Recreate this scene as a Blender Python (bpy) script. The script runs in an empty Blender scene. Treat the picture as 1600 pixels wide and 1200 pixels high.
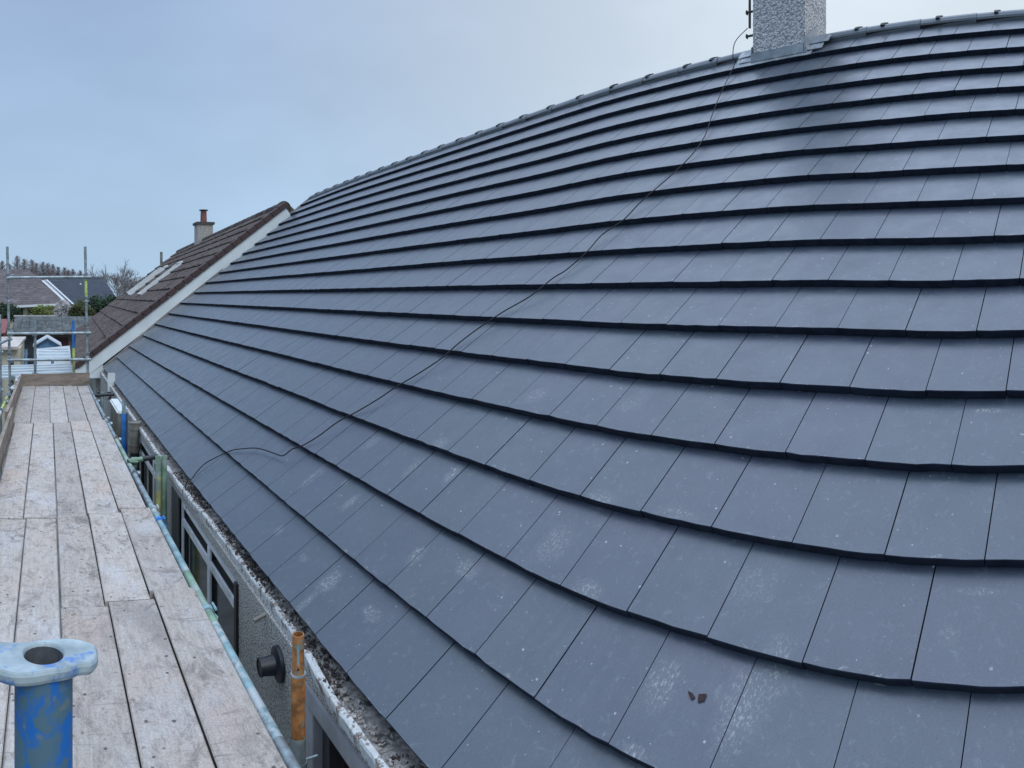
import bpy, bmesh, math, random
from mathutils import Vector, Matrix, noise
random.seed(7)
S = bpy.context.scene
R = math.radians
PI = math.pi

# ------------------------------------------------------------------ camera
CZ = 4.15                      # eye height above the ground (standing on the scaffold)
F, XV, YH = 1030.0, 74.0, 464.0   # the phone panorama: pixels per radian, bearing of +Y, horizon row
cd = bpy.data.cameras.new('camera')
cd.type = 'PANO'
cd.panorama_type = 'CENTRAL_CYLINDRICAL'
cd.central_cylindrical_range_u_min = -800 / F
cd.central_cylindrical_range_u_max = 800 / F
cd.central_cylindrical_range_v_min = -(1200 - YH) / F
cd.central_cylindrical_range_v_max = YH / F
cd.central_cylindrical_radius = 1.0
cd.clip_start = 0.02
cd.clip_end = 4000
cam = bpy.data.objects.new('camera', cd)
S.collection.objects.link(cam)
cam.location = (0, 0, CZ)
cam.rotation_euler = (PI / 2, 0, -(800 - XV) / F)
S.camera = cam

# ------------------------------------------------------------------ sky, sun, exposure
W = bpy.data.worlds.new('World')
S.world = W
W.use_nodes = True
nt = W.node_tree
nt.nodes.clear()
def wn(t, **k):
    n = nt.nodes.new(t)
    for a, b in k.items(): setattr(n, a, b)
    return n
def wl(a, b): nt.links.new(a, b)
def wmath(op, a, b=None, c=None, clamp=False):
    n = wn('ShaderNodeMath', operation=op, use_clamp=clamp)
    for i, v in enumerate((a, b, c)):
        if v is None: continue
        if isinstance(v, (int, float)): n.inputs[i].default_value = v
        else: wl(v, n.inputs[i])
    return n.outputs[0]
def wmap(v, a, b, c, d):
    n = wn('ShaderNodeMapRange', interpolation_type='SMOOTHSTEP')
    wl(v, n.inputs[0])
    for i, q in enumerate((a, b, c, d)): n.inputs[i + 1].default_value = q
    return n.outputs[0]
def wmix(f, a, b):
    n = wn('ShaderNodeMix', data_type='RGBA')
    wl(f, n.inputs[0])
    for i, v in ((6, a), (7, b)):
        if isinstance(v, tuple): n.inputs[i].default_value = v + (1,)
        else: wl(v, n.inputs[i])
    return n.outputs[2]
def srgb(r, g, b):
    f = lambda c: c / 12.92 if c <= .04045 else ((c + .055) / 1.055) ** 2.4
    return (f(r / 255), f(g / 255), f(b / 255))
tc = wn('ShaderNodeTexCoord')
sep = wn('ShaderNodeSeparateXYZ')
wl(tc.outputs['Generated'], sep.inputs[0])
zz = sep.outputs[2]
east = wmath('ADD', wmath('MULTIPLY', sep.outputs[0], .93), wmath('MULTIPLY', sep.outputs[1], -.36))
nz = wn('ShaderNodeTexNoise')
nz.inputs['Scale'].default_value = 2.2
nz.inputs['Detail'].default_value = 4
mp = wn('ShaderNodeMapping')
mp.inputs['Scale'].default_value = (1, 1, 2.2)
wl(tc.outputs['Generated'], mp.inputs[0]); wl(mp.outputs[0], nz.inputs[0])
low = wmix(wmap(east, -.1, 1.0, 0, 1), srgb(177, 206, 233), srgb(216, 230, 242))
high = wmix(wmap(east, -.3, .85, 0, 1), srgb(157, 182, 216), srgb(222, 234, 244))
vis = wmix(wmap(zz, .02, .42, 0, 1), low, high)
zen = wmap(zz, .45, .95, 1.0, SKY_TOP := 2.55)
cl = wmap(nz.outputs[0], .3, .7, .93, 1.06)
mul = wmath('MULTIPLY', zen, cl)
grey = wmix(wmap(zz, .4, .8, 0, 1), vis, srgb(199, 217, 245))
bg = wn('ShaderNodeBackground')
wl(grey, bg.inputs[0]); wl(mul, bg.inputs[1])
wo = wn('ShaderNodeOutputWorld')
wl(bg.outputs[0], wo.inputs[0])

sd = bpy.data.lights.new('sun', 'SUN')
sd.energy = 0.9
sd.angle = R(25)
sd.color = (1, .955, .9)
sun = bpy.data.objects.new('sun', sd)
S.collection.objects.link(sun)
sun.rotation_euler = Vector((.25, -.9, 1.15)).to_track_quat('Z', 'Y').to_euler()
sun.location = (0, 0, 40)
S.view_settings.view_transform = 'Standard'
S.view_settings.look = 'None'
S.view_settings.exposure = 0.0
S.view_settings.gamma = 1
S.cycles.use_denoising = True

# ------------------------------------------------------------------ materials
MATS = {}
class NT:
    def __init__(s, name):
        s.m = bpy.data.materials.new(name); s.m.use_nodes = True
        s.t = s.m.node_tree; s.n = s.t.nodes; s.b = s.n['Principled BSDF']
    def new(s, t, **k):
        n = s.n.new(t)
        for a, b in k.items(): setattr(n, a, b)
        return n
    def put(s, sock, v):
        if isinstance(v, (int, float)): sock.default_value = v
        elif isinstance(v, tuple): sock.default_value = v + (1,) if len(v) == 3 and sock.type == 'RGBA' else v
        else: s.t.links.new(v, sock)
    def math(s, op, a, b=None, c=None, clamp=False):
        n = s.new('ShaderNodeMath', operation=op, use_clamp=clamp)
        for i, v in enumerate((a, b, c)):
            if v is not None: s.put(n.inputs[i], v)
        return n.outputs[0]
    def mr(s, v, a, b, c=0.0, d=1.0):
        n = s.new('ShaderNodeMapRange', interpolation_type='SMOOTHSTEP')
        s.put(n.inputs[0], v)
        for i, q in enumerate((a, b, c, d)): n.inputs[i + 1].default_value = q
        return n.outputs[0]
    def mix(s, f, a, b, bt='MIX'):
        n = s.new('ShaderNodeMix', data_type='RGBA', blend_type=bt)
        s.put(n.inputs[0], f); s.put(n.inputs[6], a); s.put(n.inputs[7], b)
        return n.outputs[2]
    def coord(s, kind='Object', scale=(1, 1, 1), off=None):
        t = s.new('ShaderNodeTexCoord').outputs[kind]
        m = s.new('ShaderNodeMapping'); m.inputs['Scale'].default_value = scale
        s.put(m.inputs[0], t)
        if off is not None: s.put(m.inputs['Location'], off)
        return m.outputs[0]
    def noise(s, co, scale, detail=3, rough=.55, dist=0):
        n = s.new('ShaderNodeTexNoise'); s.put(n.inputs['Vector'], co)
        n.inputs['Scale'].default_value = scale; n.inputs['Detail'].default_value = detail
        n.inputs['Roughness'].default_value = rough; n.inputs['Distortion'].default_value = dist
        return n.outputs[0]
    def voro(s, co, scale, out='Distance', rnd=1.0, dim='3D'):
        n = s.new('ShaderNodeTexVoronoi', voronoi_dimensions=dim); s.put(n.inputs['Vector'], co)
        n.inputs['Scale'].default_value = scale; n.inputs['Randomness'].default_value = rnd
        return n.outputs[out]
    def bump(s, h, strength=.3, dist=.01):
        n = s.new('ShaderNodeBump'); n.inputs['Strength'].default_value = strength
        n.inputs['Distance'].default_value = dist; s.put(n.inputs['Height'], h)
        s.t.links.new(n.outputs[0], s.b.inputs['Normal'])
    def out(s, col, rough=.6, metal=0.0, spec=.5):
        s.put(s.b.inputs['Base Color'], col); s.put(s.b.inputs['Roughness'], rough)
        s.put(s.b.inputs['Metallic'], metal); s.put(s.b.inputs['Specular IOR Level'], spec)
        return s.m

def simple(name, col, rough=.6, var=.25, scale=6, bump=.15, bs=60, metal=0.0, dirt=None, dscale=3, dth=(.5, .7), spec=.5, coord='Object', cs=(1, 1, 1), bd=.004, objvar=0):
    n = NT(name); co = n.coord(coord, cs)
    a = n.noise(co, scale, 5)
    dark = tuple(c * (1 - var) for c in col); light = tuple(min(1, c * (1 + var)) for c in col)
    c = n.mix(n.mr(a, .3, .7), dark, light)
    if dirt is not None:
        d = n.noise(co, dscale, 6, .65)
        c = n.mix(n.mr(d, *dth), c, dirt)
    if objvar:
        oi = n.new('ShaderNodeObjectInfo').outputs['Random']
        k = n.mr(oi, 0, 1, 1 - objvar, 1 + objvar)
        hs = n.new('ShaderNodeHueSaturation'); n.put(hs.inputs['Value'], k); n.put(hs.inputs['Color'], c); c = hs.outputs[0]
    if bump: n.bump(n.noise(co, bs, 4), bump, bd)
    m = n.out(c, n.mr(a, .2, .8, rough * .85, min(1, rough * 1.15)), metal, spec)
    MATS[name] = m
    return m

GALV = simple('galvanised_steel', (.30, .36, .38), .5, .3, 14, .2, 90, .55, (.16, .15, .14), 5, (.52, .75))
TEAL = simple('teal_painted_tube', (.21, .33, .35), .5, .3, 10, .25, 70, .2, (.42, .46, .46), 7, (.5, .62))
DARKTUBE = simple('dark_steel', (.035, .04, .045), .5, .3, 12, .2, 80, .3)
GREENT = simple('green_tube_paint', (.17, .27, .19), .6, .3, 9, .3, 60, 0, (.30, .36, .34), 6, (.48, .6))
YELGR = simple('yellow_green_paint', (.34, .35, .13), .65, .3, 11, .3, 60, 0, (.20, .25, .23), 7, (.45, .62))
ORANGE = simple('rusty_orange_paint', (.30, .125, .035), .7, .4, 30, .5, 80, 0, (.20, .21, .17), 22, (.54, .62))
LIME = simple('lime_paint', (.42, .55, .16), .6, .3, 9, .2, 60)
BLUEP = simple('bright_blue_paint', (.025, .17, .50), .5, .25, 10, .2, 60, 0, (.14, .24, .38), 9, (.58, .75))
TIMBERD = simple('dark_timber', (.1, .085, .07), .8, .4, 9, .3, 60)
WHITEP = simple('white_plastic', (.66, .70, .70), .35, .08, 5, .05, 40, 0, (.42, .43, .40), 4, (.55, .85))
UPVC = simple('grey_white_window_frame', (.58, .61, .64), .4, .12, 4, .05, 50, 0, (.22, .22, .22), 5, (.5, .8))
GREYT = simple('grey_trim', (.29, .30, .32), .5, .2, 5, .1, 50)
DARKP = simple('dark_grey_cladding', (.035, .036, .042), .5, .3, 6, .1, 50, 0, None, cs=(1, 1, 1))
GASKET = simple('black_gasket', (.008, .008, .009), .5, .1, 5, 0)
REDD = simple('dark_red_door', (.045, .006, .006), .35, .3, 4, .1, 40)
BLACKP = simple('black_plastic', (.006, .008, .013), .45, .2, 8, .1, 60)
GREYPIPE = simple('grey_soil_pipe', (.20, .20, .17), .5, .3, 6, .1, 50, 0, (.11, .10, .08), 4, (.45, .7))
LEAD = simple('grey_lead', (.24, .27, .29), .5, .25, 9, .5, 14, .35, (.42, .44, .45), 6, (.5, .7), bd=.01)
MORTAR = simple('old_mortar', (.21, .195, .18), .9, .45, 35, .8, 70, 0, (.05, .045, .04), 18, (.53, .62), bd=.01)
PAINTW = simple('flaking_white_paint', (.50, .52, .51), .7, .25, 20, .6, 60, 0, (.17, .14, .12), 20, (.50, .60), bd=.006)
SOIL = simple('debris_crumbs', (.045, .038, .034), .95, .6, 30, .5, 70)
CRUMB = simple('mortar_crumbs', (.27, .255, .235), .95, .5, 30, .5, 70)
BARGE = simple('white_bargeboard', (.70, .76, .76), .45, .06, 3, .05, 30)
TAUPE = simple('taupe_undercloak', (.26, .24, .23), .8, .2, 8, .2, 60)
BUNGROOF = None

def glass(name, col, rough=.06):
    n = NT(name); co = n.coord()
    m = n.out(n.mix(n.noise(co, 1.2, 3), tuple(c * .6 for c in col), tuple(c * 1.5 for c in col)), rough, 0, .5)
    return m
PANE = glass('window_glass', (.022, .028, .025))

def roughcast(name, base, dark, light, scale=110, bstr=.9, bd=.012, vdark=.4):
    n = NT(name); co = n.coord()
    v = n.voro(co, scale); c2 = n.voro(co, scale, 'Color')
    sx = n.new('ShaderNodeSeparateColor'); n.put(sx.inputs[0], c2)
    c = n.mix(n.mr(sx.outputs[0], .0, .9), dark, light)
    c = n.mix(n.mr(v, .35, .8), c, tuple(q * vdark for q in base))
    big = n.noise(co, 1.7, 4)
    c = n.mix(n.mr(big, .3, .75, 0, .45), c, tuple(q * .75 for q in base))
    n.bump(n.math('SUBTRACT', 1.0, v), bstr, bd)
    return n.out(c, .9, 0, .25)
ROUGH = roughcast('pebbledash_wall', (.50, .49, .46), (.36, .35, .33), (.62, .61, .58), 130)
HARL = roughcast('grey_harled_chimney', (.58, .58, .58), (.52, .52, .53), (.70, .70, .70), 52, .7, .016, .55)
HARL2 = roughcast('pale_harling', (.5, .48, .44), (.4, .38, .35), (.6, .58, .54), 60)

def boardmat():
    n = NT('weathered_scaffold_board')
    oi = n.new('ShaderNodeObjectInfo').outputs['Random']
    off = n.new('ShaderNodeCombineXYZ'); n.put(off.inputs[0], n.math('MULTIPLY', oi, 37.0)); n.put(off.inputs[1], n.math('MULTIPLY', oi, 91.0))
    co = n.coord('Object', (1, 1, 1), off.outputs[0])
    st = n.coord('Object', (14, .9, 1), off.outputs[0])
    grain = n.noise(st, 6, 6, .65, .6)
    c = n.mix(n.mr(grain, .25, .75), (.41, .365, .32), (.55, .505, .455))
    # pinkish brown wear, pale cement bloom, grey dirt, blotchy stains
    w = n.noise(co, 1.6, 5, .6, .3)
    c = n.mix(n.mr(w, .5, .75, 0, .55), c, (.52, .40, .33))
    w2 = n.noise(n.coord('Object', (1.6, .8, 1), off.outputs[0]), 1.9, 5, .62, .4)
    c = n.mix(n.mr(w2, .50, .68, 0, .65), c, (.52, .52, .525))
    w3 = n.noise(n.coord('Object', (1.6, 1.1, 1), off.outputs[0]), 4.2, 8, .78, 1.0)
    c = n.mix(n.mr(w3, .50, .66, 0, .8), c, (.20, .175, .155))
    w4 = n.noise(n.coord('Object', (1.2, .55, 1), off.outputs[0]), 2.0, 6, .7, .5)
    c = n.mix(n.mr(w4, .52, .70, 0, .5), c, (.22, .20, .19))
    w5 = n.noise(n.coord('Object', (5, 1.8, 1), off.outputs[0]), 7, 8, .8, .5)
    c = n.mix(n.mr(w5, .48, .68, 0, .55), c, (.17, .145, .125))
    # cross scuffs
    sc = n.noise(n.coord('Object', (1.0, 7, 1), off.outputs[0]), 3.2, 6, .75, .9)
    c = n.mix(n.mr(sc, .56, .68, 0, .55), c, (.16, .14, .125))
    # dark drips
    v = n.voro(co, 4.2, dim='2D')
    c = n.mix(n.mr(n.math('ADD', v, n.math('MULTIPLY', n.noise(co, 40, 3), .05)), .045, .062, .85, 0.0), c, (.045, .037, .03))
    v2 = n.voro(co, 15, dim='2D')
    gate = n.mr(n.noise(co, 2.3, 2), .5, .62)
    c = n.mix(n.math('MULTIPLY', n.mr(v2, .07, .12, 1.0, 0.0), gate), c, (.10, .085, .07))
    # fine speckle
    c = n.mix(n.mr(n.noise(co, 150, 4, .75), .35, .68, .0, .45), c, (.16, .14, .125))
    # blue paint smears
    bl = n.noise(n.coord('Object', (3, .7, 1), off.outputs[0]), 1.3, 3, .5, .2)
    c = n.mix(n.mr(bl, .70, .80, 0, .55), c, (.26, .42, .62))
    hs = n.new('ShaderNodeHueSaturation')
    n.put(hs.inputs['Value'], n.mr(oi, 0, 1, .90, 1.10)); n.put(hs.inputs['Color'], c)
    n.bump(n.math('ADD', n.math('MULTIPLY', grain, .7), n.math('MULTIPLY', n.noise(co, 150, 4), .5)), .35, .004)
    return n.out(hs.outputs[0], .85, 0, .25)
BOARD = boardmat()
TOE = simple('brown_toe_board', (.27, .22, .18), .85, .3, 6, .3, 60, 0, (.14, .12, .10), 3, (.45, .7), cs=(1, 1, 4))

# ------------------------------------------------------------------ helpers
def lin(o, parent=None):
    S.collection.objects.link(o)
    if parent is not None: o.parent = parent
    return o
class MB:
    """collects shapes into one mesh"""
    def __init__(s): s.v = []; s.f = []; s.mi = []; s.attr = None; s.uv = None; s.cur = 0; s.sm = []
    def add(s, vs, fs, smooth=False):
        b = len(s.v); s.v += [tuple(v) for v in vs]
        for f in fs: s.f.append(tuple(b + i for i in f)); s.mi.append(s.cur); s.sm.append(smooth)
        return s
    def box(s, a, b):
        x0, y0, z0 = a; x1, y1, z1 = b
        vs = [(x0, y0, z0), (x1, y0, z0), (x1, y1, z0), (x0, y1, z0), (x0, y0, z1), (x1, y0, z1), (x1, y1, z1), (x0, y1, z1)]
        return s.add(vs, [(0, 3, 2, 1), (4, 5, 6, 7), (0, 1, 5, 4), (1, 2, 6, 5), (2, 3, 7, 6), (3, 0, 4, 7)])
    def hexa(s, vs):   # 8 arbitrary corners, bottom then top
        return s.add(vs, [(0, 3, 2, 1), (4, 5, 6, 7), (0, 1, 5, 4), (1, 2, 6, 5), (2, 3, 7, 6), (3, 0, 4, 7)])
    def tube(s, p0, p1, r, r1=None, seg=14, hollow=True, wall=.005, caps=True):
        p0 = Vector(p0); p1 = Vector(p1); d = (p1 - p0).normalized()
        u = d.orthogonal().normalized(); w = d.cross(u)
        if r1 is None: r1 = r
        ring = lambda p, rr: [p + (u * math.cos(t) + w * math.sin(t)) * rr for t in [2 * PI * i / seg for i in range(seg)]]
        vs = ring(p0, r) + ring(p1, r1); n = seg
        fs = [(i, (i + 1) % n, n + (i + 1) % n, n + i) for i in range(n)]
        if not caps: return s.add(vs, fs, True)
        s.add(vs, fs, True)
        if hollow and r > wall * 1.5:
            for p, rr, sg in ((p0, r, 1), (p1, r1, -1)):
                q = p + d * sg * min(.08, (p1 - p0).length * .45)
                vv = ring(p, rr) + ring(p, rr - wall) + ring(q, rr - wall)
                ff = []
                for i in range(n):
                    j = (i + 1) % n
                    ff += [(i, n + i, n + j, j), (n + i, 2 * n + i, 2 * n + j, n + j)]
                ff.append(tuple(2 * n + i for i in range(n)))
                s.add(vv, ff)
        else:
            s.add(ring(p0, r), [tuple(range(n))[::-1]]); s.add(ring(p1, r1), [tuple(range(n))])
        return s
    def path(s, pts, r, seg=6):
        pts = [Vector(p) for p in pts]; vs = []; fs = []; u = None
        for i, p in enumerate(pts):
            d = (pts[min(i + 1, len(pts) - 1)] - pts[max(i - 1, 0)]).normalized()
            u = (d.orthogonal() if u is None else (u - d * u.dot(d))).normalized(); w = d.cross(u)
            vs += [p + (u * math.cos(2 * PI * k / seg) + w * math.sin(2 * PI * k / seg)) * r for k in range(seg)]
            if i: fs += [((i - 1) * seg + k, (i - 1) * seg + (k + 1) % seg, i * seg + (k + 1) % seg, i * seg + k) for k in range(seg)]
        fs += [tuple(range(seg))[::-1], tuple((len(pts) - 1) * seg + k for k in range(seg))]
        return s.add(vs, fs, True)
    def chunk(s, p, r):
        p = Vector(p); q = Matrix.Rotation(random.random() * 6, 3, Vector((random.random(), random.random(), random.random() + .1)).normalized())
        sx, sy, sz = [r * random.uniform(.5, 1.3) for _ in range(3)]
        vs = [(sx, 0, 0), (-sx, 0, 0), (0, sy, 0), (0, -sy, 0), (0, 0, sz), (0, 0, -sz)]
        vs = [p + q @ (Vector(v) * random.uniform(.8, 1.2)) for v in vs]
        return s.add(vs, [(0, 2, 4), (2, 1, 4), (1, 3, 4), (3, 0, 4), (2, 0, 5), (1, 2, 5), (3, 1, 5), (0, 3, 5)])
    def build(s, name, mat, parent=None, bevel=0):
        me = bpy.data.meshes.new(name)
        me.from_pydata(s.v, [], s.f)
        for m in (mat if isinstance(mat, (list, tuple)) else [mat]): me.materials.append(m)
        me.polygons.foreach_set('material_index', s.mi)
        me.polygons.foreach_set('use_smooth', s.sm)
        if s.uv is not None:
            l = me.uv_layers.new(name='UVMap')
            for p in me.polygons:
                for li in p.loop_indices: l.data[li].uv = s.uv[me.loops[li].vertex_index]
        if s.attr is not None:
            a = me.attributes.new('tr', 'FLOAT', 'POINT'); a.data.foreach_set('value', s.attr)
        me.update()
        if bevel:
            bm = bmesh.new(); bm.from_mesh(me)
            es = [e for e in bm.edges if len(e.link_faces) == 2 and e.calc_face_angle(0) > .6]
            bmesh.ops.bevel(bm, geom=es, offset=bevel, segments=2, affect='EDGES', clamp_overlap=True)
            bm.to_mesh(me); bm.free()
        return lin(bpy.data.objects.new(name, me), parent)
def tag(o, label=None, cat=None, group=None, kind=None):
    if label: o['label'] = label
    if cat: o['category'] = cat
    if group: o['group'] = group
    if kind: o['kind'] = kind
    return o
def empty(name, label, cat, group=None):
    o = bpy.data.objects.new(name, None); o.empty_display_size = .2
    return tag(lin(o), label, cat, group)
def rayp(px, py): 
    a = (px - XV) / F
    return Vector((math.sin(a), math.cos(a), (YH - py) / F))
def atY(px, py, Y):
    r = rayp(px, py); return r * (Y / r.y)
def atX(px, py, X):
    r = rayp(px, py); return r * (X / r.x)
def atZ(px, py, Z):
    r = rayp(px, py); return r * (Z / r.z)
# ------------------------------------------------------------------ the bungalow (built in coordinates relative to the eye, shifted at the end)
GA, A0, Z16, X16 = .34, 0.69639, -1.2122, 1.3574
CA, SA = math.cos(A0), math.sin(A0)
WT = [[2.5, 1.9, 1.7, 1.8, 1.8, 1.4, 0.4, -1.0, -2.8, -5.0, -7.6, -10.8, -14.3, -18.1, -22.0, -26.2, -30.5, -34.9], [3.0, 2.7, 1.9, 1.8, 1.8, 1.4, 0.6, -0.4, -1.7, -3.3, -5.2, -7.5, -10.0, -12.7, -15.3, -18.3, -21.9, -25.8], [2.9, 3.8, 4.2, 3.8, 2.9, 1.8, 0.7, -0.3, -1.4, -2.6, -4.1, -5.7, -7.4, -8.9, -10.3, -12.0, -14.3, -17.1], [2.4, 3.9, 5.2, 5.2, 3.9, 2.1, 0.5, -0.9, -2.0, -3.1, -4.1, -5.1, -5.9, -6.4, -6.8, -7.4, -8.6, -10.3], [0.5, 1.9, 3.5, 4.0, 3.0, 1.4, -0.2, -1.7, -2.9, -3.9, -4.6, -5.1, -5.3, -5.1, -4.6, -4.4, -4.8, -5.6], [-2.9, -1.5, 0.9, 2.4, 1.9, 0.6, -0.9, -2.0, -3.0, -3.9, -4.5, -5.0, -5.2, -5.2, -4.8, -4.4, -4.4, -4.2], [-6.2, -5.1, -2.4, 0.5, 0.8, -0.4, -1.7, -2.4, -3.0, -3.7, -4.3, -4.6, -4.9, -5.1, -4.9, -4.3, -3.3, -1.7], [-9.3, -9.1, -7.3, -3.3, -1.1, -1.8, -2.8, -3.3, -3.5, -3.8, -4.0, -4.0, -4.0, -3.9, -3.3, -2.1, -0.2, 2.6], [-7.5, -7.7, -6.5, -4.1, -3.3, -4.1, -4.5, -4.0, -3.0, -1.7, -0.5, 0.2, 0.2, 0.4, 1.2, 2.5, 4.4, 7.3], [-2.0, -1.9, -1.4, -1.8, -3.4, -4.8, -5.2, -4.5, -3.3, -1.6, -0.0, 1.0, 1.2, 1.6, 2.7, 4.4, 6.7, 10.0], [2.5, 2.0, 1.1, -0.9, -3.2, -4.9, -5.5, -4.9, -3.6, -1.9, -0.2, 1.0, 1.5, 2.2, 3.7, 5.9, 8.7, 12.6], [5.6, 4.4, 2.7, 0.2, -2.5, -4.4, -5.2, -4.9, -3.8, -2.3, -0.6, 0.7, 1.5, 2.7, 4.7, 7.4, 11.0, 15.7], [9.2, 7.8, 5.5, 1.8, -2.0, -4.8, -6.3, -6.6, -5.9, -4.6, -2.9, -0.9, 1.2, 3.5, 6.1, 9.3, 13.6, 19.0], [17.8, 17.1, 12.5, 5.9, -0.6, -5.3, -7.7, -8.1, -7.0, -5.0, -2.6, 0.2, 3.1, 5.8, 8.2, 11.2, 15.6, 21.3], [26.8, 24.0, 17.8, 10.0, 2.6, -2.8, -5.7, -6.3, -5.3, -3.4, -0.9, 2.0, 5.0, 7.8, 10.3, 13.4, 18.0, 24.0], [33.3, 30.1, 23.3, 14.9, 7.0, 1.2, -2.2, -3.2, -2.5, -0.8, 1.5, 4.3, 7.2, 10.1, 12.7, 16.1, 20.9, 27.3]]
def warp(ph, n):
    i = min(max((ph - .05) / .1, 0), 14.999); j = min(max(n + 1, 0), 16.999)
    a, b = int(i), int(j); p, q = i - a, j - b
    def row(j):
        p0, p1, p2, p3 = [WT[min(max(a + d, 0), 15)][j] for d in (-1, 0, 1, 2)]
        return .5 * (2 * p1 + (p2 - p0) * p + (2 * p0 - 5 * p1 + 4 * p2 - p3) * p * p + (3 * p1 - p0 - 3 * p2 + p3) * p ** 3)
    return row(b) * (1 - q) + row(b + 1) * q
def RP(Y, v, h=0.0):
    """point on the front slope: Y along the house, v up the slope from the sixteenth course line, h off the surface.
    The old roof is not quite true: it sags and swells by a few centimetres."""
    x = X16 + v * CA; ph = math.atan2(x, max(Y, .12))
    dz = warp(ph, v / GA) / F * math.hypot(x, max(Y, 0))
    return Vector((x - h * SA, Y, Z16 + v * SA + dz + h * CA))
def onroof(px, py, h=.004):
    """the point of the front slope seen at a place in the photograph: returns Y, v"""
    r = rayp(px, py); v = 2.0
    lo, hi = -.34, 16.2 * GA
    for _ in range(50):
        v = (lo + hi) / 2; x = X16 + v * CA; Y = x * r.y / r.x
        if RP(Y, v).z > r.z * x / r.x: hi = v
        else: lo = v
    return Y, v
EY = lambda Y: RP(Y, -GA).z - (Z16 - GA * SA)      # how far the eave line is off true
TW, TT = .303, .042
Y0, Y1 = -3.0, 13.05
NR = 15.95                                        # where the tiles stop under the ridge

house = empty('bungalow', 'bungalow with a new slate grey interlocking tiled roof beside the scaffold', 'house')

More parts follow.
